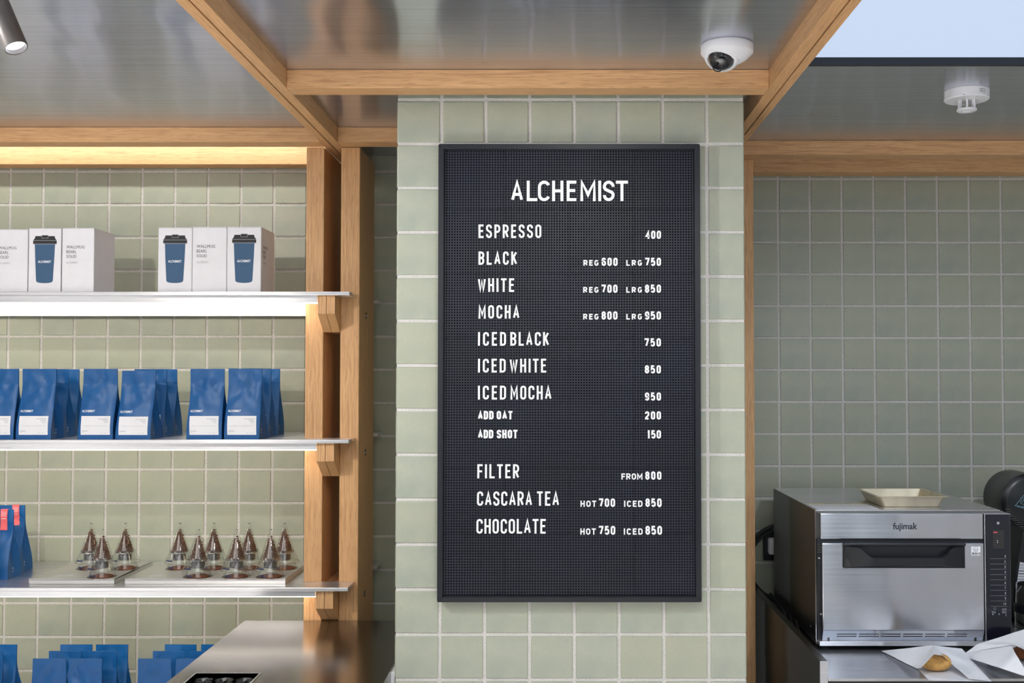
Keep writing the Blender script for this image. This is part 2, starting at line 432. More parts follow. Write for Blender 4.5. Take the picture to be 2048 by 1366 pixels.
def glyph_mesh(ch, h, wr, sw, depth):
    key = (ch, round(h, 4), wr, sw, depth)
    if key not in _gc:
        w_ = wr * WIDE.get(ch, 1.0)
        hh = h - sw; ww = max(w_ * h - sw, .0001)
        b = MB()
        for gk, (pts, cl) in enumerate(glyph(ch, ww / hh)):
            P = [(x * hh + sw / 2, z * hh + sw / 2) for x, z in pts]
            if ch == 'I': P = [(sw / 2, 0), (sw / 2, h)]
            elif not cl:                       # square off straight stroke ends at the cell edge
                for i, j in ((0, 1), (-1, -2)):
                    d = Vector(P[i]) - Vector(P[j])
                    if d.length > 0 and (abs(d.x) < 1e-6 or abs(d.y) < 1e-6) and ch not in 'CGS23569':
                        d.normalize(); P[i] = (P[i][0] + d.x * sw / 2 * 1, P[i][1] + d.y * sw / 2)
            b.ribbon(P, sw, -gk * .00015, depth, cl)
        _gc[key] = (b.mesh('letter', 'letter'), (ww + sw) if ch != 'I' else sw)
    return _gc[key]
_tc = {}
def text_verts(s_, bold=0):
    """built-in font -> (verts, faces) normalised so the cap height bounding box starts at 0"""
    if (s_, bold) not in _tc:
        cu = bpy.data.curves.new('t', 'FONT'); cu.body = s_; cu.size = 1; cu.offset = bold; cu.resolution_u = 2
        o = bpy.data.objects.new('t', cu); COL.objects.link(o)
        bpy.context.view_layer.update()
        dg = bpy.context.evaluated_depsgraph_get()
        me = o.evaluated_get(dg).to_mesh()
        V = [v.co.copy() for v in me.vertices]; Fc = [tuple(p.vertices) for p in me.polygons]
        o.evaluated_get(dg).to_mesh_clear()
        bpy.data.objects.remove(o); bpy.data.curves.remove(cu)
        _tc[(s_, bold)] = (V, Fc)
    return _tc[(s_, bold)]
def flat_text(s_, x0, z0, x1, z1, surf, bold=0, b=None, thick=.0004):
    """text fitted into the rectangle; surf(x, z) -> (x, y, z) gives where the surface is"""
    V, Fc = text_verts(s_, bold)
    b = b or MB()
    if not V: return b
    ax = min(v.x for v in V); bx = max(v.x for v in V); az = min(v.y for v in V); bz = max(v.y for v in V)
    vs = [b.bm.verts.new(surf(x0 + (v.x - ax) / (bx - ax) * (x1 - x0), z0 + (v.y - az) / max(bz - az, 1e-6) * (z1 - z0))) for v in V]
    for f in Fc:
        try: b.bm.faces.new([vs[i] for i in f])
        except ValueError: pass
    return b

# ================================================================== structure
CEIL = .6635
ROOMX0, ROOMX1, ROOMY0 = -2.4, 2.5, -2.6
f_ = MB().box(ROOMX0, ROOMX1, ROOMY0, 3.56, -EYE - .1, -EYE).build('floor', 'floor', kind='structure')
def struct(name, b, m): return b.build(name, m, kind='structure')
_tv = {}
def tile_mesh(v):
    if v not in _tv:
        b = MB(); hs = .0463
        b.box(-hs, hs, -.0015, .008, -hs, hs, bevel=.0016, seg=2)
        for k in b.bm.verts:
            if k.co.y < 0: k.co.y += .0007 * math.sin(k.co.x * 40 + v * 1.7) * math.cos(k.co.z * 37 + v)
        _tv[v] = b.mesh('tile', 'tile')
    return _tv[v]
def tile_wall(name, Y, xo, zo, X0, X1, Z0, Z1, thick, Zfloor=-EYE):
    """grout slab whose tiles face -Y; the tile faces lie on plane Y"""
    wl = MB().box(X0, X1, Y + .0026, Y + thick, Zfloor, CEIL + .02).build(name, 'grout', kind='structure')
    G = .0037
    def cuts(o, a, b):
        k = math.ceil((a - o) / .1 - 1e-6); e = [a]
        while o + .1 * k < b - .004:
            if o + .1 * k > a + .004: e.append(o + .1 * k)
            k += 1
        e.append(b); return e
    xs = cuts(xo, X0, X1); zs = cuts(zo, Z0, Z1)
    n = 0; rest = MB()
    for i in range(len(xs) - 1):
        for j in range(len(zs) - 1):
            a, b, c, d = xs[i], xs[i + 1], zs[j], zs[j + 1]
            ga = 0 if (i == 0) else G; gb = 0 if i == len(xs) - 2 else G
            a += ga; b -= gb; c += G; d -= (0 if j == len(zs) - 2 else G)
            if b - a < .006 or d - c < .006: continue
            o = link(tile_mesh(random.randrange(6)), 'tile', wl)
            o.location = ((a + b) / 2 , Y + .0013 + random.uniform(-.0003, .0003), (c + d) / 2 + EYE)
            o.scale = ((b - a) / .0926, 1, (d - c) / .0926)
            o.rotation_euler = (random.uniform(-.0035, .0035), random.uniform(-.004, .004), random.uniform(-.0035, .0035)); n += 1
    # tiles lower down, out of sight: joined
    zl = [zo - .1 * k for k in range(1, 40)]
    b2 = MB()
    for z in sorted(zl):
        if z + .1 > Z0 + .01 or z < Zfloor: continue
        for i in range(len(xs) - 1): b2.box(xs[i] + G, xs[i + 1] - G, Y, Y + .006, z + G, z + .1 - G)
    if len(b2.bm.verts): 
        t = b2.build('lower_tiles', 'tile', wl, kind='stuff')
    print(name, n, 'tiles'); return wl
YL = 3.318; YP = 2.47; YR = 3.446
wall_l = tile_wall('wall_back_left', YL, -.8555, .0145, -1.96, -.30, -1.0855, CEIL - .0, .16)
wall_r = tile_wall('wall_back_right', YR, .6975, .0142, .43, 1.82, -.9858, CEIL - .0, .03)
pil = tile_wall('wall_pillar', YP, .0395, .0204, -.3585, .4222, -1.0796, CEIL - .004, .95)
# pillar flanks
pb = MB()
for k in range(22):
    z = .0204 + .1 * (6 - k)
    for j in range(8):
        y0 = YP + .004 + .1 * j + .006; y1 = min(y0 + .0925, YL - .005)
        if y1 - y0 < .02 or z < -EYE: continue
        pb.box(-.3615, -.3580, y0, y1, z - .0963, z - .0037); pb.box(.4218, .4250, y0, y1, z - .0963, z - .0037)
pb.build('side_tiles', 'tile', pil, kind='stuff')
# other room walls behind and beside the camera
struct('wall_left', MB().box(ROOMX0 - .1, ROOMX0, ROOMY0, 3.56, -EYE, 1.5), 'plaster')
struct('wall_right', MB().box(ROOMX1, ROOMX1 + .1, ROOMY0, 3.56, -EYE, 1.5), 'plaster')
struct('wall_back_corner_left', MB().box(ROOMX0, -1.96, YL, YL + .1, -EYE, CEIL), 'plaster')
struct('wall_back_corner_right', MB().box(1.82, ROOMX1, YR, YR + .1, -EYE, CEIL), 'plaster')
fw = MB()
for a, b in ((-2.5, -2.1), (-1.3, -.95), (-.60, -.32), (.10, .60), (1.40, 1.70), (2.2, 2.6)): fw.box(a, b, ROOMY0 - .12, ROOMY0, -EYE, 1.5)  # unseen wall; dark piers placed to band the oven's reflections
fw.box(-2.5, 2.6, ROOMY0 - .12, ROOMY0, 1.0, 1.5).box(-2.5, 2.6, ROOMY0 - .12, ROOMY0, -EYE, -.75)
struct('wall_front', fw, 'darkwall')
for i, (a, b) in enumerate(((-2.1, -1.3), (-.95, -.60), (-.32, .10), (.60, 1.40), (1.7, 2.2))):
    struct('window_%d' % (i + 1), MB().box(a, b, ROOMY0 - .07, ROOMY0 - .06, -.75, 1.0), 'glass')  # unseen openings, positioned to mirror in the menu board and oven
# shop ceiling in front of the steel canopy, and the step between
CAN0 = 1.22
ceil = struct('ceiling', MB().box(ROOMX0, ROOMX1, ROOMY0, 3.56, 1.5, 1.6), 'plaster')
BZ = .6225
BX = (-.6350, -.6134, -.6104, -.5873, .4628, .4872, .4902, .5086)
def panel(x0, x1, y0, y1, m='ceil_steel', z=CEIL):
    return MB().box(x0, x1, y0, y1, z, z + .012).build('steel_panel' if m == 'ceil_steel' else 'light_panel', m, ceil)
panel(ROOMX0, BX[0] - .0, CAN0, 2.99); panel(BX[3] + .0004, BX[4] - .0004, CAN0, 3.0)
panel(ROOMX0, BX[0], 2.995, YL, z=.712)
panel(BX[3] + .0004, -.3590, 3.002, YL)
panel(.4262, BX[4] - .0004, 3.002, YR); panel(BX[7], ROOMX1, 2.338, YR)
MB().box(BX[7] + .0005, ROOMX1, 2.325, 2.3375, CEIL - .004, CEIL + .05).build('panel_edge', 'black', ceil)
# luminous ceiling field to the right of the beams
lp = thing('ceiling_light_panel', 'large pale blue backlit panel set in ceiling at top right', 'ceiling light', (1.2, 1.8, CEIL + .03))
MB().box(BX[7] + .0005, 1.9, CAN0, 2.324, CEIL + .012, CEIL + .03).build('diffuser', 'skypanel', lp)
MB().box(BX[7] + .0005, 1.92, CAN0 - .02, 2.3245, CEIL + .031, CEIL + .05).build('housing', 'white', lp)
panel(1.9005, ROOMX1, CAN0, 2.3375)
struct('trim_1', MB().box(ROOMX0, ROOMX1, CAN0 - .03, CAN0 - .021, CEIL - .04, 1.5), 'plaster')

# ================================================================== timber frame
def long_beam(x0, xa, xb, x1, label, y1):
    t = thing('ceiling_beam', label, 'beam', ((x0 + x1) / 2, 2.2, BZ))
    MB().box(x0, xa, CAN0 - .02, y1, BZ, CEIL + .011, bevel=.0008, seg=1).build('board', 'wood_y', t)
    MB().box(xb, x1, CAN0 - .02, y1, BZ, CEIL + .011, bevel=.0008, seg=1).build('board', 'wood_y', t)
    MB().box(xa, xb, CAN0 - .01, y1 - .01, BZ + .012, CEIL + .01).build('spacer', 'black', t)  # black strip filling the slot between the two boards
long_beam(BX[0], BX[1], BX[2], BX[3], 'double oak ceiling beam running to the wall left of the pillar', YL)
long_beam(BX[4], BX[5], BX[6], BX[7], 'double oak ceiling beam running back to right of the pillar, by the dome camera', 3.44)
def cross(x0, x1, y0, y1, label, z0=BZ, z1=CEIL, name='cross_beam'):
    o = MB().box(x0, x1, y0, y1, z0, z1 - .0005, bevel=.0008, seg=1).build(name, 'wood_x')
    o['label'] = label; o['category'] = 'beam'; return o
cross(ROOMX0, BX[0] - .0004, 2.931, 2.9935, 'long oak cross beam over the shelves at the left')
cross(BX[3] + .0004, -.3625, 2.931, 2.9935, 'short oak cross beam between the double beam and pillar')
cross(BX[3] + .0004, BX[4] - .0004, 2.3735, 2.4334, 'oak cross beam just in front of the pillar, above the menu board')
cross(BX[7] + .0004, ROOMX1, 3.0988, 3.1646, 'shaded oak cross beam above the oven alcove at right')
cross(ROOMX0, -.6845, 3.248, 3.313, 'bright lit oak rail behind the left cross beam, above the tiles', .6235, .7115, 'wall_rail')
cross(.5695, ROOMX1, 3.365, 3.441, 'dark oak rail against the right tiles behind the cross beam', .6225, CEIL, 'wall_rail')
def post(x0, x1, y0, y1, label, bolts=()):
    t = thing('wooden_post', label, 'post', ((x0 + x1) / 2, (y0 + y1) / 2, -EYE))
    MB().box(x0, x1, y0, y1, -EYE, BZ - .0005, bevel=.0012, seg=1).build('post_body', 'wood_z', t)
    for z in bolts:
        y = y0 + .105
        MB().lathe([(.0095, 0), (.0095, .0012), (.0065, .0012), (.006, -.004)], 20, (x1 - .0002, y, z), capt=False,
                   mat=Matrix.Rotation(R(90), 3, 'Y')).build('bolt_hole', 'darkwall', t, smooth=True)
        MB().lathe([(.0001, .003), (.004, .003), (.0045, 0)], 12, (x1 - .002, y, z - .001), mat=Matrix.Rotation(R(90), 3, 'Y')).build('bolt', 'silver', t, smooth=True)
PF = 2.9945
post(-.6840, -.6355, PF, 3.235, 'left oak post of the pair, with lit tiles on its left')
post(-.5890, -.5375, PF, 3.235, 'right oak post of the pair, beside the dark alcove, with bolts in its side',
     (W(733, 631, 3.1).z, W(731.5, 905, 3.1).z, W(728, 1187, 3.1).z))
post(.5100, .5690, 3.1650, 3.235, 'slim shaded oak post between the pillar and the oven')

# ================================================================== shelves
SH = {}
def zs(sh, x, top=True):
    return SH[sh]
tz = W(350, 583.2, 2.905).z; mz = W(350, 879.5, 2.905).z; lz = W(350, 1175.5, 2.905).z; bz = -.957
SH.update(top=tz, mid=mz, low=lz, bot=bz)
def shelf(z, label, last=False):
    t = thing('wall_shelf', label, 'shelf', (-1.4, 3.1, z))
    xe = -.547; th = .0095
    b = MB()
    # plate notched around the two posts
    b.box(ROOMX0 + .02, xe, 2.905, PF - .001, z - th, z, bevel=.0012, seg=2)
    b.box(ROOMX0 + .02, -.6850, PF - .001, YL - .005, z - th, z)
    b.box(-.6850, -.526, 3.2365, YL - .005, z - th, z)
    b.build('shelf_plate', 'shelf_steel', t)
    MB().box(ROOMX0 + .02, -.6375, 2.925, 2.931, z - th - .0172, z - th - .0002).build('front_rail', 'shelf_steel', t)
    MB().box(ROOMX0 + .02, -.6850, 3.250, 3.268, z - .046, z - th - .0002).build('back_rail', 'shelf_steel', t)
    MB().box(ROOMX0 + .02, -.6375, 2.9315, 2.939, z - th - .0205, z - th - .008).build('light_strip', 'led', t)
    l = area('shelf_led', (-1.54, 2.945, z - th - .010), (-1.54, 3.25, z - th - .055), 1.7, .008, 2.0, (1.0, .90, .74))
    return t
shelf(tz, 'brushed steel shelf carrying the white mug boxes, topmost of the wall shelves')
shelf(mz, 'brushed steel shelf carrying the labelled blue coffee bags, middle of the wall shelves')
shelf(lz, 'brushed steel shelf carrying the glass cones of coffee beans')
bs = thing('wall_shelf', 'brushed steel shelf at bottom left under the rows of blue bags', 'shelf', (-1.4, 3.1, bz))
MB().box(ROOMX0 + .02, -.85, 2.905, YL - .005, bz - .0095, bz, bevel=.001).build('shelf_plate', 'shelf_steel', bs)
MB().box(ROOMX0 + .02, -.85, 2.925, 2.931, bz - .027, bz - .0097).build('front_rail', 'shelf_steel', bs)
for nm, z in (('top', tz), ('middle', mz), ('cone', lz)):
    lab = {'top': 'oak bracket of two angled boards under the shelf of mug boxes',
           'middle': 'oak bracket of two angled boards under the shelf of labelled blue bags',
           'cone': 'oak bracket of two angled boards under the glass cone shelf, just above the steel counter'}[nm]
    t = thing('shelf_bracket', lab, 'bracket', (-.612, 3.0, z - .1))
    zt = z - .0099
    prof = [(2.920, zt), (2.920, zt - .048), (2.9945, zt - .094), (3.20, zt - .094), (3.20, zt)]
    for a, b in ((-.6350, -.6127), (-.6113, -.5894)):
        MB().prism(prof, a, b, 'yz').build('board', 'wood_z', t)
# LED strip above the top row
tl = thing('cove_light', 'slim warm light strip hidden behind the left cross beam, lighting the oak rail', 'light', (-1.5, 3.16, .70))
MB().box(ROOMX0 + .02, -.69, 3.150, 3.166, .700, .7115).build('light_strip', 'led', tl)
area('cove_led', (-1.54, 3.158, .697), (-1.54, 3.29, .600), 1.7, .01, 2.3, (1.0, .97, .92))

# ================================================================== mug boxes
def box_print(t, kind, wd, hh):
    """front face is local y=0, x from 0..wd, z 0..hh"""
    s = lambda y: (lambda x, z: (x, y, z))
    if kind == 'mug':
        cx = wd * .5
        def px(a): return (a - 350) / 66.5 * wd * .96 + cx       # figures read off the printed picture
        ztop = hh * .88
        k = hh / 133.
        def P(x, y): return (cx + (x) * k, hh - (y) * k)
        body = [(-24, 27), (24, 27), (23, 31), (21, 35), (20, 60), (17.5, 108), (17, 111), (14, 113.2), (8, 114.3), (0, 114.8), (-8, 114.3), (-14, 113.2), (-17, 111), (-17.5, 108), (-20, 60), (-21, 35), (-23, 31)]
        g = MB().prism([P(*q) for q in body], -.0003, .0002).build('mug_picture', 'mugblue', t, local=True)
        lid = MB()
        lid.prism([P(*q) for q in [(-20, 16.5), (20, 16.5), (21, 21), (24.5, 25.5), (-24.5, 25.5), (-21, 21)]], -.00035, .0001)
        lid.prism([P(*q) for q in [(-24.5, 26.3), (24.5, 26.3), (24.5, 32.5), (-24.5, 32.5)]], -.00040, .0001)
        lid.prism([P(*q) for q in [(-6.2, 15), (6.2, 15), (6.2, 20.5), (-6.2, 20.5)]], -.0007, .0001)
        lid.build('lid_picture', 'lidblack', g, local=True)
        ln = MB()
        ln.prism([P(*q) for q in [(-7, 14.6), (7, 14.6), (7, 21.3), (-7, 21.3)]], -.00055, .0001)
        ln.prism([P(*q) for q in [(-24.5, 32.5), (24.5, 32.5), (24, 33.6), (-24, 33.6)]], -.00038, .0001)
        ln.prism([P(*q) for q in [(-24.5, 25.4), (24.5, 25.4), (24.5, 26.4), (-24.5, 26.4)]], -.00038, .0001)
        ln.build('lid_outline', 'greyink', g, local=True)
        a = P(-14, 72.5); b = P(13.5, 67.5)
        flat_text('ALCHEMIST', a[0], a[1], b[0], b[1], s(-.0006), .02).build('printed_name', 'print', g, local=True)
    else:
        words(t, wd, hh, s(-.0004))
def words(t, wd, hh, surf, xo=.0115):
    b = MB(); k = hh / 130.
    for i, (wrd, wl) in enumerate((('WALLMUG', 36.5), ('BEARL', 20.5), ('SOLID', 20.5))):
        z = hh - (41.8 + 9.5 * i) * k
        flat_text(wrd, xo, z, xo + wl * k, z + 6 * k, surf, 0, b)
    b.build('printed_name', 'ink', t, local=True)
    flat_text('ALCHEMIST', xo, hh - 72.5 * k, xo + 24 * k, hh - 68.8 * k, surf, -.005).build('printed_name', 'greyink', t, local=True)
def mug_box(px0, px1, ptop, kind, label, rot=0, side=False, dep=.137):
    Y = 2.918
    a = W(px0, 584, Y).x; b = W(px1, 584, Y).x; hh = W(px0, ptop, Y).z - tz
    wd = b - a
    t = thing('mug_box', label, 'box', (a, Y, tz + .0001), 'white mug boxes on the top shelf', rot)
    MB().box(0, wd, 0, dep, 0, hh - .0015, bevel=.0012, seg=1).build('carton', 'card', t, local=True)
    # lid flaps a touch above the walls
    MB().box(.001, wd - .001, .0005, dep - .001, hh - .0014, hh - .0004).build('top_flap', 'card', t, local=True)
    box_print(t, kind, wd, hh)
    if side:
        words(t, dep, hh, lambda x, z: (wd + .0004, x, z), .02)
    return t
mug_box(-12.5, 54.0, 458.5, 'text', 'white mug box with small printed words, cut off by the left edge of view', R(.6))
mug_box(56.0, 121, 456.5, 'mug', 'white box with blue mug picture, middle of the left trio', R(.2))
mug_box(123.0, 187.0, 456, 'text', 'white mug box with small printed words, right end of the left trio')
mug_box(315.5, 383.0, 455, 'mug', 'white box with blue mug picture, left end of the right trio', R(.3))
mug_box(384.0, 452.5, 454, 'text', 'white mug box with small printed words, between two mug pictures in the right trio')
mug_box(453.5, 521.5, 453.5, 'mug', 'white box with blue mug picture and printed side, right end by the oak posts', 0, True)

# ================================================================== coffee bags
def bag_profile(v, D):
    """(front y, back y, gusset inset)"""
    k = min(1, max(0, (v - .06) / .74)); k = k * k * (3 - 2 * k)
    d = (1 - k) * D / 2 + k * .0022; c = -D * .10 * k
    g = .003 + .016 * min(1, v / .8)
    return c - d, c + d, g
def make_bag(seed, W_=.0905, D=.080, H=.1865, label=True, lean=0.0, sticker=False):
    """returns list of (name, mesh, children)"""
    def wob(x, z):
        v = z / H
        n1 = noise.noise(Vector((x * 38 + seed * 9.1, z * 30, seed * 3.3)))
        n2 = noise.noise(Vector((x * 90 - seed, z * 50 + x * 60, seed * 7.7)))
        e = max(0, 1 - abs(2 * x / W_) ** 4)
        zip_ = sum(.0013 * math.exp(-((v - q) / .010) ** 2) * min(1, abs(2 * x / W_) ** 1.5 + .25) for q in (.855, .805))
        amp = .0020 + .0062 * max(0, min(1, (v - .42) / .2)) * max(0, min(1, (.97 - v) / .1))
        return (n1 * amp + n2 * amp * .45) * e + zip_ - .005 * e * math.sin(math.pi * min(1, v / .8)) * (1 if v < .8 else 0)
    def hw(v):
        return W_ / 2 * (1 - .035 * v + .012 * math.sin(v * 7 + seed))
    def front(x, z, off=0.0):
        v = z / H; yf, yb, g = bag_profile(v, D)
        return Vector((x + lean * v * .02, yf + wob(x, z) - off, z))
    NZ, NX = 30, 12
    b = MB(); rows = []
    for j in range(NZ + 1):
        v = j / NZ; z = v * H; yf, yb, g = bag_profile(v, D); h = hw(v); ring = []
        for i in range(NX + 1):
            x = -h + 2 * h * i / NX; ring.append(front(x, z))
        fin = .0012
        ym = (yf + yb) / 2
        ring[0].y -= 0; 
        lx = lean * v * .02
        rs = [(h + fin + lx, yf + .0005, z), (h - g * .5 + lx, yf * .6 + yb * .4, z), (h - g + lx, ym, z), (h - g * .5 + lx, yf * .4 + yb * .6, z), (h + fin + lx, yb - .0003, z)]
        ring += [Vector(q) for q in rs]
        for i in range(NX + 1): x = h - 2 * h * i / NX; p = front(x, z); ring.append(Vector((p.x, yb - (p.y - yf) * .6, z)))
        ring += [Vector((2 * lx - q[0], q[1], q[2])) for q in rs[::-1]]
        rows.append([b.bm.verts.new(p) for p in ring])
    n = len(rows[0])
    for a, c in zip(rows, rows[1:]):
        for i in range(n): b.bm.faces.new((a[i], a[(i + 1) % n], c[(i + 1) % n], c[i]))
    b.bm.faces.new(rows[0][::-1]); b.bm.faces.new(rows[-1])
    parts = [('bag_body', b.mesh('bag_body', 'blue', True, angle=50), None)]
    S = lambda off: (lambda x, z: front(x, z, off))
    if label:
        g = MB(); lx0, lx1, lz0, lz1 = -.0395, .0345 + .003, .012, .0615
        g.sheet([[front(lx0 + (lx1 - lx0) * i / 10 + .002 * (1 - j / 8), lz0 + (lz1 - lz0) * j / 8, .0009) for i in range(11)] for j in range(9)])
        parts.append(('paper_label', g.mesh('paper_label', 'label', True), None))
        g = MB(); rr = random.Random(seed)
        def dash(xa, xb, z, th):
            x = xa
            while x < xb:
                l = min(rr.uniform(.0012, .0035), xb - x)
                g.sheet([[front(x, z + dz, .0013), front(x + l, z + dz, .0013)] for dz in (0, th)]); x += l + .0006
        dash(.006, .0325, .0535, .0011); dash(.017, .0325, .0500, .0008); dash(.022, .0325, .0470, .0008); dash(.0245, .0325, .0440, .0008)
        g.sheet([[front(-.033 + .066 * i / 8, .0355 + dz, .0013) for i in range(9)] for dz in (0, .0004)])
        dash(-.034, -.019, .0215, .0013); dash(-.034, -.030, .0170, .0007); dash(.015, .0185, .0165, .0008); dash(.024, .030, .0165, .0008)
        parts.append(('small_print', g.mesh('small_print', 'greyink'), 'paper_label'))
        parts.append(('printed_name', flat_text('ALCHEMIST', -.0395, .0715, -.0045, .0777, S(.0009), .02).mesh('printed_name', 'print'), None))
    # logo and line low on the right-hand gusset
    def side(y, z):
        v = z / H; yf, yb, gi = bag_profile(v, D); h = hw(v); t = (y - yf) / (yb - yf)
        return (h - gi * (1 - abs(2 * t - 1)) + .0008, y, z)
    g = MB()
    for y0, y1, z0, z1 in ((-.006, .012, .0150, .0160), (.000, .006, .0205, .0212), (.0012, .0048, .0225, .0265)):
        g.sheet([[side(y0 + (y1 - y0) * i / 4, z) for i in range(5)] for z in (z0, z1)])
    parts.append(('side_logo', g.mesh('side_logo', 'print'), None))
    if sticker:
        g = MB(); x0, x1 = .0105, .0305
        yf, yb, _ = bag_profile(1, D)
        rows2 = [[front(x0 + (x1 - x0) * i / 4, H * (.70 + .30 * j / 10), .0012) for i in range(5)] for j in range(11)]
        rows2.append([Vector((x0 + (x1 - x0) * i / 4, yb + .001, H + .0012)) for i in range(5)])
        rows2.append([Vector((x0 + (x1 - x0) * i / 4, yb + .0035, H * .72)) for i in range(5)])
        g.sheet(rows2); parts.append(('coral_sticker', g.mesh('coral_sticker', 'pink', True), None))
        g = MB()
        for kx in (.0140, .0170, .0200, .0230, .0260):
            g.sheet([[front(kx + dx, H * z, .0018) for dx in (0, .0007)] for z in (.90, .94, .975)])
        g.sheet([[front(.0135, H * z, .0018), front(.0275, H * z, .0018)] for z in (.864, .872)])
        parts.append(('small_print', g.mesh('small_print', 'print'), 'coral_sticker'))
    return parts
BAGV = [make_bag(i, label=True, lean=(0, -.1, .15, 0)[i]) for i in range(4)]
BAGP = [make_bag(i + 10, label=True, D=.076) for i in range(3)]
BAGS = [make_bag(i + 20, label=False, sticker=True) for i in range(3)]
def place_bag(parts, X, Y, z, label, group, rz=0.0, scale=1.0, tilt=0.0):
    t = thing('coffee_bag', label, 'coffee bag', (X, Y, z + .0003), group, rz)
    t.rotation_euler[1] = tilt
    t.scale = (1, 1, scale)
    mp = {}
    for n, me, par in parts: mp[n] = link(me, n, mp[par] if par else t)
    return t
def row_bag(parts, xl, xr, py, Y, z, label, group, rz=0.0, **kw):
    a = W(xl, py, Y - .03).x; b = W(xr, py, Y - .03).x
    return place_bag(parts, (a + b) / 2, Y, z, label, group, rz, **kw)
g1 = 'blue coffee bags on the middle shelf'
Y1, Y2, Y3 = 2.958, 3.052, 3.146
row_bag(BAGV[1], -40, 30, 878, Y1, mz, 'labelled blue coffee bag cut off by left edge, middle shelf', g1)
row_bag(BAGV[0], 32.5, 107, 878, Y1, mz, 'labelled blue coffee bag, whole front bag of the leftmost cluster on middle shelf', g1)
row_bag(BAGP[0], 60, 131, 870, Y2, mz, 'blue coffee bag directly behind the front bag of the leftmost cluster, middle shelf', g1, R(1))
row_bag(BAGP[1], 85, 154, 865, Y3, mz, 'rear blue coffee bag of the leftmost cluster, partly behind the next cluster', g1, R(-2))
row_bag(BAGV[3], 156, 230, 878, Y1, mz, 'labelled blue coffee bag, left front bag of the central cluster on middle shelf', g1, R(.8))
row_bag(BAGV[2], 232, 305, 878, Y1, mz, 'labelled blue coffee bag with creased tilted top, right front of the central cluster', g1, R(-.5), scale=.975)
row_bag(BAGP[2], 258, 331, 870, Y2, mz, 'blue coffee bag in second row behind the tilted-top bag of the central cluster', g1, R(-1))
row_bag(BAGP[0], 281, 351, 865, Y3, mz, 'rearmost blue coffee bag of the central cluster on middle shelf', g1)
row_bag(BAGV[1], 373.5, 447, 878, Y1, mz, 'labelled blue coffee bag, left front of the cluster nearest the oak posts', g1)
row_bag(BAGV[0], 449, 521.5, 878, Y1, mz, 'labelled blue coffee bag, right front of the cluster nearest the oak posts', g1, scale=1.004)
row_bag(BAGP[1], 469, 541, 870, Y2, mz, 'second-row blue coffee bag in the cluster nearest the oak posts', g1)
row_bag(BAGP[2], 489, 558, 865, Y3, mz, 'rearmost blue coffee bag in the cluster nearest the oak posts', g1, scale=1.006)
g2 = 'blue coffee bags with coral stickers on the cone shelf'
xe = -1.5235 - .0452
xm = W(26.5, 1020, 3.05).x - .0440; xr_ = W(49.5, 1015, 3.15).x - .0440
place_bag(BAGS[0], xe, 2.962, lz, 'front blue bag of the coral-stickered row, mostly beyond the left edge', g2)
place_bag(BAGS[1], xm, 3.058, lz, 'blue coffee bag with coral sticker, middle one of its row', g2)
place_bag(BAGS[2], xr_, 3.158, lz, 'blue coffee bag with coral sticker, rearmost of its row against the tiles', g2)
g3 = 'blue coffee bags on the bottom shelf'
rowsY = (2.965, 3.052, 3.140)
tops = (1316, 1301, 1288)
def bot_bag(k, xl, xr, label, v):
    Y = rowsY[k]; a = W(xl, tops[k], Y - .012).x; b = W(xr, tops[k], Y - .012).x
    zt_ = W(xl, tops[k], Y).z
    place_bag(BAGP[v], (a + b) / 2, Y, bz, label, g3, R(random.uniform(-1.5, 1.5)), scale=(zt_ - bz) / .1865)
bot_bag(0, -96, -18, 'front bottom-shelf blue bag whose side only shows at the left edge', 0)
bot_bag(1, -65, 10, 'second-row blue bag at the bottom left corner of the view', 1)
bot_bag(2, -35, 37, 'rear blue bag of the bottom-left corner cluster', 2)
bot_bag(0, 61, 135, 'front left blue bag of the middle cluster on the bottom shelf', 0)
bot_bag(0, 137, 203, 'front right blue bag of the middle cluster on the bottom shelf', 1)
bot_bag(1, 96, 163, 'second-row left blue bag of the middle cluster, bottom shelf', 2)
bot_bag(1, 164, 236, 'second-row right blue bag of the middle cluster, bottom shelf', 0)
bot_bag(2, 115, 188, 'rear left blue bag of the middle cluster on the bottom shelf', 1)
bot_bag(2, 189, 257, 'rear right blue bag of the middle cluster on the bottom shelf', 2)
bot_bag(0, 271, 347, 'front left blue bag of the cluster beside the steel counter, bottom shelf', 2)
bot_bag(0, 348, 421, 'front right blue bag half hidden by the steel counter, bottom shelf', 0)
bot_bag(1, 302, 373, 'second-row left blue bag of the cluster beside the steel counter', 1)
bot_bag(1, 375, 446, 'second-row right blue bag half hidden by the steel counter', 2)
bot_bag(2, 325, 396, 'rear left blue bag of the cluster beside the steel counter', 0)
bot_bag(2, 398, 468, 'rear right blue bag of the cluster beside the steel counter', 1)

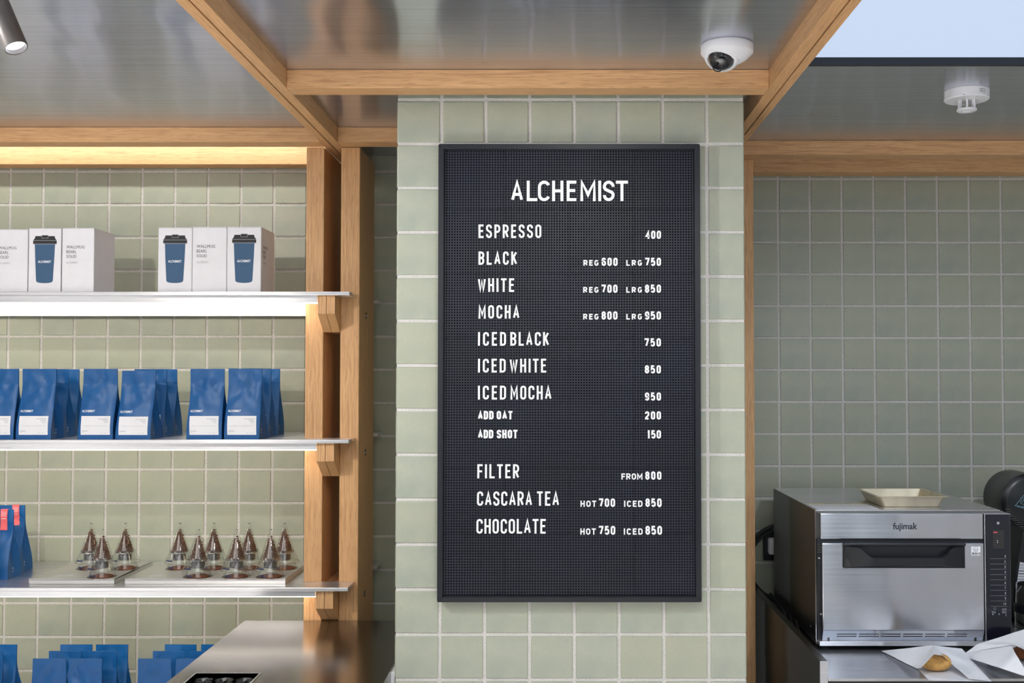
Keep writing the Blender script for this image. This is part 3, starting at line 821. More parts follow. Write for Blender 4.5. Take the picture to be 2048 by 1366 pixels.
# ================================================================== cone displays
PT = lz + .0125                                # plinth top
def plinth(x0, x1, label, title, tx0, tx1, cones):
    t = thing('display_plinth', label, 'display plinth', ((x0 + x1) / 2, 3.08, lz))
    y0, y1 = 2.952, 3.232
    b = MB()
    # slab with round wells: plate built as a grid around each hole
    holes = [(c[0], c[1]) for c in cones]; hr = .0385
    me_b = MB(); me_b.box(x0, x1, y0, y1, lz + .0003, PT - .0008, bevel=.0008, seg=1)
    me_b.build('slab', 'tray_steel', t)
    # thin top skin pierced by the wells
    bm = MB(); outer = [bm.bm.verts.new((x, y, PT)) for x, y in ((x0, y0), (x1, y0), (x1, y1), (x0, y1))]
    edges = [bm.bm.edges.new((outer[i], outer[(i + 1) % 4])) for i in range(4)]
    for hx, hy in holes:
        ring = [bm.bm.verts.new((hx + hr * math.cos(2 * math.pi * i / 32), hy + hr * math.sin(2 * math.pi * i / 32), PT)) for i in range(32)]
        edges += [bm.bm.edges.new((ring[i], ring[(i + 1) % 32])) for i in range(32)]
    bmesh.ops.triangle_fill(bm.bm, edges=edges, use_beauty=True)
    for f in list(bm.bm.faces):
        c = f.calc_center_median()
        if any((c.x - hx) ** 2 + (c.y - hy) ** 2 < (hr * .97) ** 2 for hx, hy in holes): bm.bm.faces.remove(f)
    ex = bmesh.ops.extrude_face_region(bm.bm, geom=list(bm.bm.faces))
    bmesh.ops.translate(bm.bm, verts=[v for v in ex['geom'] if isinstance(v, bmesh.types.BMVert)], vec=(0, 0, .0022))
    bm.build('pierced_top', 'tray_steel', t)
    z = PT + .0024
    a = PZ(tx0, 1155, z); c = PZ(tx1, 1148, z)
    flat_text(title, a.x, a.y, c.x, c.y + .004, lambda x, y: (x, y, z), .015).build('printed_name', 'print', t)
    g = MB()
    for q in range(5):
        xx = a.x + (c.x - a.x) * (q * .2 - .1); g.box(xx, xx + (c.x - a.x) * .17, a.y - .007, a.y - .0055, z - .0002, z)
    g.build('small_print', 'print', t)
def cone_pos(tipx, tipy):
    """tip pixel -> foot on the plinth, tips stand .127 above the plinth"""
    p = PZ(tipx, tipy, PT + .127); return (p.x, p.y)
A = [cone_pos(182.5, 1047.5), cone_pos(205.5, 1061), cone_pos(251, 1047.5)]
B = [cone_pos(360, 1045.5), cone_pos(397, 1058), cone_pos(428, 1045), cone_pos(473.5, 1058.5), cone_pos(498.5, 1046.5), cone_pos(541.5, 1059.5), cone_pos(569.5, 1045.5)]
print('cones', A, B, 'lz', lz, PT)
front_y = PZ(300, 1153, PT + .002).y; back_y = PZ(300, 1136.5, PT + .002).y
def snap(L): return [(x * ((front_y if i_ else back_y) / y), front_y if i_ else back_y) for (x, y), i_ in L]
A = snap([(A[0], 0), (A[1], 1), (A[2], 0)])
B = snap([(q, i % 2) for i, q in enumerate(B)])
plinth(W(57.5, 1165, 2.952).x, W(228.5, 1165, 2.952).x, 'left steel display plinth holding three bean cones', 'Signature Blend', 100, 155, A)
plinth(W(249.5, 1165, 2.952).x, W(571, 1165, 2.952).x, 'right steel display plinth holding seven bean cones', 'Single Origin', 292, 331, B)
def bean(b, c, s, rot):
    r = bmesh.ops.create_icosphere(b.bm, subdivisions=1, radius=1)
    m = rot.to_matrix() @ Matrix.Diagonal((s * 1.25, s * .85, s * .65))
    for v in r['verts']: v.co = m @ v.co + Vector(c)
def make_cone():
    P = []
    b = MB(); b.lathe([(.0001, .1275), (.0022, .1270), (.0034, .1255), (.0032, .1235), (.0046, .1200), (.0262, .0520)], 36)
    P.append(('glass_cover', b.mesh('glass_cover', 'glass', True, angle=60), None))
    b = MB(); b.lathe([(.0262, .0518), (.0275, .0505), (.0278, .0455), (.0290, .0440)], 36)
    P.append(('glass_collar', b.mesh('glass_collar', 'frost', True), 'glass_cover'))
    b = MB(); b.lathe([(.0290, .0438), (.0412, .0190), (.0418, .0180), (.0408, .0172), (.0395, .0178)], 36)
    P.append(('glass_skirt', b.mesh('glass_skirt', 'glass', True, angle=60), None))
    b = MB(); b.lathe([(.0412, .0190), (.0420, .0182), (.0412, .0173), (.0402, .0180), (.0412, .0190)], 36)
    b.lathe([(.0036, .1262), (.0040, .1250), (.0034, .1238), (.0036, .1262)], 20)
    P.append(('glass_rim', b.mesh('glass_rim', 'frost', True), 'glass_skirt'))
    b = MB(); b.lathe([(.0235, .0440), (.0300, .0170), (.0350, .0030), (.0352, .0020)], 36)
    P.append(('glass_base', b.mesh('glass_base', 'glass', True, angle=60), None))
    b = MB(); b.lathe([(.0001, .0235), (.0165, .0235), (.0178, .0250), (.0178, .0430), (.0172, .0440)], 28)
    P.append(('inner_cup', b.mesh('inner_cup', 'glass', True), None))
    rr = random.Random(5)
    b = MB()
    z = .0475
    while z < .108:
        rad = .0195 * (1 - (z - .0475) / .066)
        n = max(1, int(2 * math.pi * rad / .0072))
        for i in range(n):
            a = 2 * math.pi * (i + rr.random() * .4) / n
            q = Vector((rr.uniform(-1, 1), rr.uniform(-1, 1), rr.uniform(-1, 1), )).to_track_quat('Z', 'Y')
            bean(b, (rad * math.cos(a), rad * math.sin(a), z + rr.uniform(-.0006, .0006)), rr.uniform(.0034, .0042), q)
        z += .0054
    b.lathe([(.0001, .047), (.0150, .047), (.0006, .096)], 16)
    P.append(('coffee_beans', b.mesh('coffee_beans', 'beans', True, angle=180), None))
    b = MB(); b.lathe([(.0001, .0242), (.0160, .0242), (.0168, .0260), (.0165, .0385), (.0001, .0400)], 20)
    for i in range(40):
        a = rr.random() * 6.28; q = Vector((rr.uniform(-1, 1), rr.uniform(-1, 1), rr.uniform(-1, 1))).to_track_quat('Z', 'Y')
        bean(b, (.0155 * math.cos(a), .0155 * math.sin(a), rr.uniform(.027, .038)), .0026, q)
    P.append(('dark_filling', b.mesh('dark_filling', 'darkbeans', True, angle=180), None))
    b = MB(); b.lathe([(.0001, .0072), (.012, .0066), (.024, .0040), (.0300, .0012), (.0300, -.0015)], 28)
    P.append(('ground_coffee', b.mesh('ground_coffee', 'ground', True, angle=180), None))
    b = MB(); b.lathe([(.0300, -.0018), (.0384, -.0018)], 32)
    P.append(('well_floor', b.mesh('well_floor', 'steel_side', False), None))
    b = MB()
    pts = [(.0362 * math.sin(R(a)), -.0362 * math.cos(R(a))) for a in range(-46, -10, 5)]
    b.sheet([[(x * k, y * k, z) for x, y in pts] for z, k in ((.0238, 1.085), (.0272, 1.04))])
    P.append(('name_tag', b.mesh('name_tag', 'navy'), None))
    pts = [(.0335 * math.sin(R(a)), -.0335 * math.cos(R(a))) for a in range(-42, -6, 5)]
    b = MB(); b.sheet([[(x * k, y * k, z) for x, y in pts] for z, k in ((.0042, 1.05), (.0080, 1.0))])
    P.append(('name_tag', b.mesh('name_tag', 'navy'), None))
    return P
CONE = make_cone()
def place_cone(p, label, group):
    t = thing('bean_cone', label, 'glass cone', (p[0], p[1], PT + .0024), group)
    mp = {}
    for n, me, par in CONE: mp[n] = link(me, n, mp[par] if par else t)
lab = ['rear left glass cone of coffee beans on the three-cone plinth', 'front glass cone of coffee beans on the three-cone plinth', 'rear right glass cone of coffee beans on the three-cone plinth']
for p, l in zip(A, lab): place_cone(p, l, 'glass cones on the left plinth')
lab = ['leftmost rear glass bean cone on the seven-cone plinth', 'leftmost front glass bean cone on the seven-cone plinth', 'second rear glass bean cone from left on the seven-cone plinth',
       'middle front glass bean cone on the seven-cone plinth', 'third rear glass bean cone from left on the seven-cone plinth', 'rightmost front glass bean cone on the seven-cone plinth',
       'rightmost rear glass bean cone on the seven-cone plinth, beside the oak post']
for p, l in zip(B, lab): place_cone(p, l, 'glass cones on the right plinth')

# ================================================================== menu board
BY = 2.440; bx0, bx1, bz0, bz1 = -.2635, .3200, -.5020, .5148
bt = thing('letter_board', 'tall black perforated menu board with white letters, hung on the tiled pillar', 'menu board', ((bx0 + bx1) / 2, BY, bz0))
fw_, fd = .0125, YP - BY - .0012
fr = MB()
for poly in ([(bx0, bz0), (bx1, bz0), (bx1 - fw_, bz0 + fw_), (bx0 + fw_, bz0 + fw_)], [(bx1, bz0), (bx1, bz1), (bx1 - fw_, bz1 - fw_), (bx1 - fw_, bz0 + fw_)],
             [(bx1, bz1), (bx0, bz1), (bx0 + fw_, bz1 - fw_), (bx1 - fw_, bz1 - fw_)], [(bx0, bz1), (bx0, bz0), (bx0 + fw_, bz0 + fw_), (bx0 + fw_, bz1 - fw_)]):
    s = MB(); s.prism(poly, BY, BY + fd)
    bmesh.ops.bevel(s.bm, geom=list(s.bm.edges), offset=.0016, segments=2, affect='EDGES')
    s.build('frame_bar', 'frame', bt, smooth=True, angle=30)
MB().box(bx0 + .004, bx1 - .004, BY + .014, BY + fd - .001, bz0 + .004, bz1 - .004).build('backing', 'black', bt)
PXY = BY + .009
ix0, ix1, iz0, iz1 = bx0 + fw_, bx1 - fw_, bz0 + fw_, bz1 - fw_
vx = [ix0] + [W(q, 700, PXY).x for q in (1009.3, 1138.6, 1267.6)] + [ix1]
vz = [iz1] + [W(1100, q, PXY).z for q in (418.5, 547, 676, 806, 935.8, 1066.5)] + [iz0]
for i in range(4):
    for j in range(7):
        g = .0002
        MB().box(vx[i] + g, vx[i + 1] - g, PXY, PXY + .005, vz[j + 1] + g, vz[j] - g, bevel=.0003, seg=1).build('board_panel', 'holes', bt)
def put_word(txt, x0, x1, ybase, ytop, wr, sw):
    LY = PXY - .0028
    a = W(x0, ybase, LY); b = W(x1, ybase, LY); h = W(x0, ytop, LY).z - a.z
    ms = [glyph_mesh(c, round(h, 4), wr, sw, .0028) for c in txt]
    tot = sum(m[1] for m in ms); gap = (b.x - a.x - tot) / max(1, len(ms) - 1)
    x = a.x
    for m_, wd in ms:
        o = link(m_, 'letter', bt)
        o.location = Vector((x, LY - .00005, a.z + EYE)) - bt.location
        o.rotation_euler = (0, random.uniform(-.008, .008), 0)
        x += wd + gap
for c, a, b in zip('ALCHEMIST', (1022.2, 1053.6, 1076, 1104.2, 1133.5, 1160.8, 1196.5, 1206, 1232), (1046, 1074.6, 1100.6, 1126.6, 1152.6, 1191.4, 1201.5, 1229, 1256)):
    LY = PXY - .0028
    pa = W(a, 402, LY); pb_ = W(b, 402, LY); h = W(a, 361.4, LY).z - pa.z
    wr = (pb_.x - pa.x) / h / WIDE.get(c, 1.0) if c != 'I' else .5
    m_, wd = glyph_mesh(c, round(h, 4), round(wr, 3), .0064, .0028)
    o = link(m_, 'letter', bt); o.location = Vector((pa.x, LY, pa.z + EYE)) - bt.location
IT = dict(wr=.43, sw=.0041); DG = dict(wr=.52, sw=.0035); SM = dict(wr=.70, sw=.0026); AD = dict(wr=.52, sw=.0038)
T_ = [('ESPRESSO', 957.1, 1082.5, 475.8, 449, IT), ('400', 1291.2, 1322, 477.5, 461.4, DG),
      ('BLACK', 957, 1034, 529.3, 503, IT), ('REG', 1167, 1197, 531.4, 520, SM), ('600', 1203.4, 1235.2, 531.7, 515.5, DG), ('LRG', 1252.7, 1283.8, 531.4, 520, SM), ('750', 1290.4, 1322, 531.7, 515.5, DG),
      ('WHITE', 955.7, 1028, 583.6, 556.6, IT), ('REG', 1166.5, 1197, 585.3, 574, SM), ('700', 1203.2, 1235, 585.5, 569.3, DG), ('LRG', 1252.7, 1283.8, 585.3, 574, SM), ('850', 1290, 1322, 585.5, 569.3, DG),
      ('MOCHA', 957, 1038.5, 637, 610.4, IT), ('REG', 1166.5, 1197, 639, 627.7, SM), ('800', 1203.2, 1235, 639.2, 622.8, DG), ('LRG', 1252.7, 1283.8, 639, 627.7, SM), ('950', 1290, 1322, 639.2, 622.8, DG),
      ('ICED', 956, 1011.8, 691.3, 664.2, IT), ('BLACK', 1020.8, 1098, 691.3, 664.2, IT), ('750', 1289.2, 1321.8, 693, 676.6, DG),
      ('ICED', 956, 1011.3, 745, 717.5, IT), ('WHITE', 1019.4, 1092.3, 745, 717.5, IT), ('850', 1289.8, 1321.8, 746.9, 730.6, DG),
      ('ICED', 956, 1011.8, 799, 771.4, IT), ('MOCHA', 1021, 1102.8, 799, 771.4, IT), ('950', 1290, 1322, 801.2, 785, DG),
      ('ADD', 956, 987, 838.7, 822, AD), ('OAT', 993.5, 1024.8, 838.7, 822, AD), ('200', 1290.3, 1322, 839, 822.8, DG),
      ('ADD', 956, 986.6, 876.6, 859.7, AD), ('SHOT', 993.5, 1034.8, 876.6, 859.7, AD), ('150', 1294.8, 1322, 877, 860.5, DG),
      ('FILTER', 954.6, 1038, 956.6, 928.6, IT), ('FROM', 1243, 1285, 959.2, 947, SM), ('800', 1290.6, 1322.8, 959.4, 943, DG),
      ('CASCARA', 954, 1064, 1011.4, 983, IT), ('TEA', 1074.2, 1118, 1011.4, 983, IT), ('HOT', 1161, 1192.5, 1013.7, 1001.5, SM), ('700', 1198, 1230, 1013.8, 997, DG), ('ICED', 1248.3, 1285, 1013.7, 1001.5, SM), ('85Q', 1291, 1323.2, 1013.8, 997, DG),
      ('CHOCOLATE', 952.8, 1091.3, 1067.2, 1038.2, IT), ('HOT', 1160.8, 1191.6, 1069.3, 1057, SM), ('750', 1197.7, 1230.5, 1069.4, 1052, DG), ('ICED', 1247.8, 1285.3, 1069.3, 1057, SM), ('850', 1291, 1324, 1069.4, 1052, DG)]
for tx, x0, x1, yb, yt, st in T_: put_word(tx, x0, x1, yb, yt, **st)

# ================================================================== espresso counter (left)
KZ = PZ(600, 1241, -1).z * 0 + W(600, 1241, 2.988).z
kx0 = W(490, 1241, 2.988).x; kx1 = -.3725
ct = thing('steel_counter', 'dark brushed steel counter between the lower bags and the pillar', 'counter', (-.6, 2.4, -EYE))
ra = PZ(393, 1347, KZ); rb = PZ(521, 1349, KZ)
hx0, hx1, hy1 = ra.x, rb.x - .004, ra.y; hy0 = hy1 - .30
cb = MB(); th = .035; y0c = 1.55
cb.box(kx0, hx0, y0c, 2.988, KZ - th, KZ); cb.box(hx1, kx1, y0c, 2.988, KZ - th, KZ)
cb.box(hx0, hx1, hy1, 2.988, KZ - th, KZ); cb.box(hx0, hx1, y0c, hy0, KZ - th, KZ)
cb.build('worktop', 'steel_top', ct)
MB().box(kx0 + .02, kx1 - .01, y0c + .02, 2.985, -EYE, KZ - .19).build('cabinet_body', 'darkwall', ct)
MB().box(kx0, kx0 + .002, y0c, 2.988, KZ - .1, KZ - th).box(kx1 - .002, kx1, y0c, 2.988, KZ - .1, KZ - th).build('apron', 'steel_top', ct)
wl_ = MB()
for a, b, c, d in ((hx0 - .003, hx0, hy0, hy1), (hx1, hx1 + .003, hy0, hy1), (hx0, hx1, hy1, hy1 + .003), (hx0, hx1, hy0 - .003, hy0)):
    wl_.box(a, b, c, d, KZ - .16, KZ + .0012)
wl_.box(hx0, hx1, hy0, hy1, KZ - .163, KZ - .16)
wl_.build('sunken_well', 'shelf_steel', ct)
cup = MB(); cup.lathe([(.0001, 0), (.018, 0), (.0185, .002), (.0200, .060), (.0165, .110), (.0200, .1515), (.0204, .1530), (.0192, .1515), (.0155, .110), (.0185, .060), (.0175, .006), (.0001, .006)], 28)
cupm = cup.mesh('glass_body', 'glass', True, angle=60)
for i, (fx, fy, l) in enumerate(((.18, .030, 'left'), (.5, .030, 'middle'), (.82, .030, 'right'))):
    x = hx0 + (hx1 - hx0) * fx
    t = thing('glass_tumbler', l + ' clear glass tumbler in the well sunk into the steel counter', 'glass', (x, hy1 - fy, KZ - .1595), 'glasses in the counter well')
    link(cupm, 'tumbler_body', t)
fs = MB().box(kx1 + .0005, -.3625, 2.49, 2.985, KZ - .03, KZ - .004).build('filler_strip', 'white'); fs['label'] = 'narrow white filler strip between steel counter and pillar'; fs['category'] = 'strip'

# ================================================================== oven side
OY = 2.800
cz2 = W(1800, 1357, 2.530).z                     # worktop front edge
rk = W(1639, 1322, 2.530)
CT2 = thing('steel_workbench', 'brushed steel workbench under the oven, with raised side rim', 'workbench', (1.2, 2.9, -EYE))
cx0 = rk.x
MB().box(cx0 + .019, 1.95, 2.530, YR - .003, cz2 - .002, cz2, ).build('worktop', 'steel', CT2)
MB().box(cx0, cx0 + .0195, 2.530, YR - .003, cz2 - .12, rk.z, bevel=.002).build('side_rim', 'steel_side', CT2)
MB().box(cx0 + .0005, cx0 + .019, 2.5285, 2.5299, cz2 - .12, rk.z - .0005, bevel=.0005, seg=1).build('rim_cap', 'steel', CT2)
MB().box(cx0 + .0197, 1.95, 2.532, 2.540, cz2 - .05, cz2 - .0022, ).build('front_apron', 'black', CT2)
MB().box(cx0 + .0197, 1.95, 2.528, 2.5318, cz2 - .006, cz2 - .0001, bevel=.0008, seg=2).build('front_edge', 'silver', CT2)
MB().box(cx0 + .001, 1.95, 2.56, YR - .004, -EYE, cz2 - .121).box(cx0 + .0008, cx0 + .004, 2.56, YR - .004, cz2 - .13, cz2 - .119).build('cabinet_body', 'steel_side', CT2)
MB().box(cx0 + .03, 1.94, 2.575, YR - .01, cz2 - .119, cz2 - .06).build('drawer_bank', 'black', CT2)

ov = thing('countertop_oven', 'brushed steel countertop oven with black handle and black control panel', 'oven', (1.0, 3.0, cz2))
ol = W(1630.5, 1021, OY).x; otop = W(1631, 1021, OY).z; obot = W(1636, 1291, OY).z
back = PZ(1546, 977, otop); oback = back.y
orr = W(2001, 1021, OY).x
print('oven', ol, orr, otop, obot, 'back', back, 'cz2', cz2, 'rim', rk)
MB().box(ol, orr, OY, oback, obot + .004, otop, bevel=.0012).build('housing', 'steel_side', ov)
MB().box(ol + .001, orr - .001, OY + .001, oback - .001, otop, otop + .0012).build('top_plate', 'steel', ov)
# front fascia
fy = OY - .022
fx0 = W(1641.3, 1050, fy).x; fx1 = W(1966.5, 1050, fy).x
MB().box(fx0, fx1, fy, OY + .001, W(1700, 1078, fy).z, W(1700, 1027, fy).z, bevel=.0018).build('top_fascia', 'steel_front', ov)
b = MB(); x0t = W(1786, 1060, fy).x; x1t = W(1834.5, 1060, fy).x
flat_text('fujimak', x0t, W(1800, 1063, fy).z, x1t, W(1800, 1045.5, fy).z, lambda x, z: (x, fy - .0006, z), .014).build('brand_name', 'ink', ov)
# dark recess between housing and door
MB().box(ol + .002, fx1 + .004, OY - .012, OY, obot + .012, W(1700, 1079, fy).z).build('door_recess', 'black', ov)
# door
dy = OY - .030
dx0 = W(1644.5, 1100, dy).x; dx1 = W(1967.5, 1100, dy).x; dzt = W(1700, 1086.5, dy).z; dzb = W(1700, 1261, dy).z
door = MB().box(dx0, dx1, dy, OY - .0122, dzb, dzt, bevel=.002).build('door', 'steel_front', ov)
lipb = W(1700, 1281, dy + .012).z
lb = MB()
lb.prism([(dy + .0002, dzb - .0003), (OY - .013, dzb - .0003), (OY - .013, lipb), (dy + .012, lipb)], dx0 + .001, dx1 - .001, 'yz')
lb.build('door_lip', 'steel_front', door if False else ov)
sl = MB()
for i in range(6):
    for j, zf in enumerate((.36, .58)):
        zc = dzb + (lipb - dzb) * zf; yy = dy + .012 * zf - .0006
        xa = dx0 + (dx1 - dx0) * (.090 + i * .1365); sl.box(xa, xa + (dx1 - dx0) * .122, yy, yy + .003, zc - .0011, zc + .0011)
for f in (.035, .945):
    xa = dx0 + (dx1 - dx0) * f; zc = dzb + (lipb - dzb) * .78
    sl.box(xa, xa + .005, dy + .0085, dy + .0115, zc - .006, zc + .005)
sl.build('vent_slot', 'dome', ov, kind='stuff')
MB().box(W(1639, 1287, OY - .028).x, fx1 + .002, OY - .028, OY + .02, W(1700, 1292, OY - .028).z, W(1700, 1283, OY - .028).z, bevel=.001).build('base_bar', 'steel', ov)
# handle
hxa = W(1685.5, 1110, dy).x; hxb = W(1928.5, 1110, dy).x; hza = W(1700, 1136, dy).z; hzb = W(1700, 1085, dy).z
hn = MB().box(hxa, hxb, dy - .004, dy + .001, hza, hzb, bevel=.0018).build('door_handle', 'black', ov)
HW = hxb - hxa; HH = hzb - hza
MB().box(hxa, hxb, dy - .014, dy - .004, hzb - .007, hzb, bevel=.002).build('top_lip', 'black', hn)
def hsec(u):
    """outer bar: (top z, bottom z, forward) at fraction u along the handle"""
    e = min(u, 1 - u)
    k = 0 if e < .10 else min(1, (e - .10) / .12); k = k * k * (3 - 2 * k)
    zt_ = hzb - .0085 - (HH * .40 - .002) * k - (0 if e > .02 else 0)
    kb = min(1, e / .22); zb_ = hza + .001 + HH * .145 * kb
    fwd = .007 + .024 * min(1, e / .20) ** .8
    return zt_, zb_, fwd
hb = MB(); rings = []
for i in range(41):
    u = i / 40; x = hxa + .002 + (HW - .004) * u; a, b_, f = hsec(u)
    ring = [(x, dy - .003 - (f - .007) * .75, a - .001), (x, dy - .003 - f * .9, a), (x, dy - .003 - f, a - .0018), (x, dy - .003 - f, b_ + .003), (x, dy - .003 - f * .86, b_), (x, dy - .003 - (f - .007) * .70, b_ + .001)]
    rings.append([hb.bm.verts.new(q) for q in ring])
for a, c in zip(rings, rings[1:]):
    for i in range(6): hb.bm.faces.new((a[i], a[(i + 1) % 6], c[(i + 1) % 6], c[i]))
hb.bm.faces.new(rings[0]); hb.bm.faces.new(rings[-1][::-1])
hb.build('grip', 'black', hn, smooth=True, angle=30)
# small badge on the door
ba = W(1942.5, 1110.5, dy); bb = W(1960.5, 1093, dy)
bd = MB().box(ba.x, bb.x, dy - .0006, dy, ba.z, bb.z).build('badge', 'label', ov)
Sy = lambda x, z: (x, dy - .0010, z)
flat_text('業務用', ba.x + .001, ba.z + .001, bb.x - .0005, ba.z + .0075, Sy, .01).build('badge_text', 'ink', bd)
g = MB(); cxx = (ba.x + bb.x) / 2; zz = ba.z + .0100; yb_ = dy - .0010
g.ribbon([(cxx - .0045, zz), (cxx - .0052, zz + .004)] + arc(cxx, zz + .006, .0062, .0048, 190, -10, 10) + [(cxx + .0052, zz + .004), (cxx + .0045, zz)], .0006, yb_, yb_ + .0003, True)
for q in (-.003, -.001, .001, .003): g.ribbon([(cxx + q, zz + .001), (cxx + q * 1.3, zz + .007)], .0005, yb_, yb_ + .0003)
g.build('badge_emblem', 'ink', bd)
# vented jamb left of the door, screws
g = MB()
for i in range(3):
    for j in range(4):
        g.lathe([(.0001, .0004), (.0017, .0004), (.0017, 0)], 8, (ol + .0035 + i * .0042, OY - .0128, dzt - .006 - j * .0062), mat=Matrix.Rotation(R(90), 3, 'X'))
g.build('vent_hole', 'steel_side', ov, kind='stuff')
def screw(p, axis, par):
    rot = Matrix.Rotation(R(90), 3, 'X') if axis == 'y' else Matrix.Rotation(R(-90), 3, 'Y')
    MB().lathe([(.0001, .0018), (.0018, .0016), (.003, .0002), (.003, 0)], 12, p, mat=rot).build('screw', 'silver', par, smooth=True)
screw(W(1638, 1116, OY - .0125), 'y', ov); screw(W(1642, 1228, OY - .0125), 'y', ov)
for px, py in ((1621.5, 1252.5), (1557.5, 1187)):
    d = _ray(px, py); screw(d * (ol / d.x), 'x', ov)
MB().box(ol - .0012, ol + .0008, OY - .003, OY + .0005, obot + .01, otop - .001).build('corner_edge', 'silver', ov)
# control panel
cy = OY - .026
px0 = W(1969, 1100, cy).x; px1 = W(2022, 1150, cy).x; pzt = W(1990, 1027, cy).z; pzb = W(1990, 1283, cy).z
cp = MB().box(px0, px1, cy, OY + .06, pzb, pzt, bevel=.0015).build('control_housing', 'steel_front', ov)
MB().box(px0 + .0028, px1 - .0012, cy - .0015, cy - .0001, pzb + .001, pzt - .0022, bevel=.0006, seg=1).build('control_panel', 'glassblack', cp)
sc_ = MB().box(W(1984.5, 1090, cy).x, W(2008, 1090, cy).x, cy - .0021, cy - .0016, W(1990, 1097, cy).z, W(1990, 1060, cy).z).build('display', 'dome', cp)
g = MB(); yq = cy - .0022
Sp = lambda x, z: (x, yq, z)
for i in range(10):
    z = W(2000, 1117 + i * 10.55, cy).z; xa = W(1979.5, 1117, cy).x; xb = W(2012.5, 1117, cy).x
    g.box(xa, xb, yq, yq + .0004, z - .0004, z)
    s_ = str(i + 1); wd = .0036 if i < 9 else .0072
    xr = xb - .0022; flat_text(s_, xr - (wd if i else .0022), z + .0028, xr, z + .0090, Sp, .02, g)
z = W(2000, 1223, cy).z
for t_, a, b_, c, d in (('PROG', 1983, 1990.5, 1226.5, 1222), ('SAVE', 2003.5, 2012, 1221, 1216), ('MENU', 2003.5, 2012, 1226.5, 1222), ('S', 2010, 2012, 1232, 1227)):
    flat_text(t_, W(a, 1220, cy).x, W(2000, c, cy).z, W(b_, 1220, cy).x, W(2000, d, cy).z, Sp, .01, g)
q = lambda a, b_: (W(a, b_, yq).x, W(a, b_, yq).z)
g.prism([q(1984, 1230), q(1987.5, 1230), q(1985.7, 1226.5)], yq, yq + .0004); g.prism([q(1996.5, 1227), q(2000, 1227), q(1998.2, 1230.5)], yq, yq + .0004)
g.ribbon([(W(1989, 1217, cy).x + .0028 * math.cos(R(a)), W(1989, 1217, cy).z + .0028 * math.sin(R(a))) for a in range(0, 360, 40)], .0006, yq, yq + .0003, True)
g.lathe([(.0001, 0), (.0035, 0), (.0035, .0003), (.0001, .0003)], 20, (W(1995.5, 1046, cy).x, yq, W(1995.5, 1046, cy).z), mat=Matrix.Rotation(R(90), 3, 'X'))
g.build('control_marks', 'greyink', cp)
g = MB(); g.box(W(1986, 1064, cy).x, W(1994, 1064, cy).x, yq - .0003, yq, W(1990, 1065.6, cy).z, W(1990, 1063.4, cy).z); g.build('display_digits', 'red', sc_)
g = MB()
for yy in (1081, 1084.5): g.box(W(1993.6, yy, cy).x, W(1995, yy, cy).x, yq - .0003, yq, W(1990, yy + .8, cy).z, W(1990, yy - .5, cy).z)
g.build('display_colon', 'print', sc_)
# feet
for x in (ol + .03, orr - .03):
    for y in (OY + .05, oback - .05):
        MB().lathe([(.014, cz2 + .0002), (.016, cz2 + .004), (.016, obot + .005)], 16, (x, y, 0), capb=True).build('foot', 'black', ov, smooth=True)
# notice on the oven top
n1 = PZ(1616, 1008.5, otop + .0012); n2 = PZ(1745, 1019, otop + .0012)
nx0, nx1, ny0, ny1 = n1.x - .001, n1.x + .158, OY + .009, PZ(1616, 1008.3, otop).y
nt_ = MB().box(nx0, nx1, ny0, ny1, otop + .0012, otop + .0016).build('notice', 'label', ov)
MB().box(nx0 + .004, nx1 - .004, ny1 - .016, ny1 - .003, otop + .0016, otop + .0018).build('yellow_band', 'sticker', nt_)
g = MB(); rr = random.Random(3)
for j in range(6):
    x = nx0 + .006
    while x < nx1 - .01:
        l = rr.uniform(.003, .009); g.box(x, x + l, ny1 - .022 - j * .008, ny1 - .0205 - j * .008, otop + .0016, otop + .0018); x += l + .0015
x = nx0 + .045
while x < nx0 + .115: g.box(x, x + .006, ny1 - .013, ny1 - .006, otop + .0018, otop + .0019); x += .0085
g.build('notice_text', 'greyink', nt_)

# baking tray on the oven
TZ = otop + .0014
r1 = W(1700, 978, 3.08); rz = TZ + .0285
fl = PZ(1757, 994.8, rz); fr_ = PZ(1896.5, 992.6, rz); bl = PZ(1703, 977, rz); br = PZ(1834, 976.6, rz)
tyf = (fl.y + fr_.y) / 2; tyb = tyf + .205
txl = fl.x; txr = fr_.x
print('tray', fl, fr_, bl, br)
tr = thing('baking_tray', 'small pale gold metal tray with sloping sides on top of the oven', 'tray', ((txl + txr) / 2, tyf + .1, TZ))
def rect_ring(b, ins, z, r_=.012):
    x0, x1, y0, y1 = txl + ins, txr - ins, tyf + ins, tyb - ins; pts = []
    for cx_, cy_, a in ((x1 - r_, y0 + r_, -90), (x1 - r_, y1 - r_, 0), (x0 + r_, y1 - r_, 90), (x0 + r_, y0 + r_, 180)):
        for k in range(5): pts.append(b.bm.verts.new((cx_ + r_ * math.cos(R(a + 22.5 * k)), cy_ + r_ * math.sin(R(a + 22.5 * k)), z)))
    return pts
b = MB()
L_ = [rect_ring(b, *q) for q in ((.0, rz - .0005, .006), (.0, rz + .0006, .006), (.008, rz + .0006, .009), (.020, TZ + .0018, .010), (.022, TZ + .0012, .010))]
L2 = [rect_ring(b, *q) for q in ((.0075, rz - .0004, .009), (.0195, TZ + .0010, .010), (.0215, TZ + .0001, .010))]
for a, c in list(zip(L_, L_[1:])) + [(L_[0], L2[0])] + list(zip(L2, L2[1:])):
    for i in range(20): b.bm.faces.new((a[i], a[(i + 1) % 20], c[(i + 1) % 20], c[i]))
b.bm.faces.new(L_[-1]); b.bm.faces.new(L2[-1][::-1])
b.build('tray_body', 'tray', tr, smooth=True, angle=30)

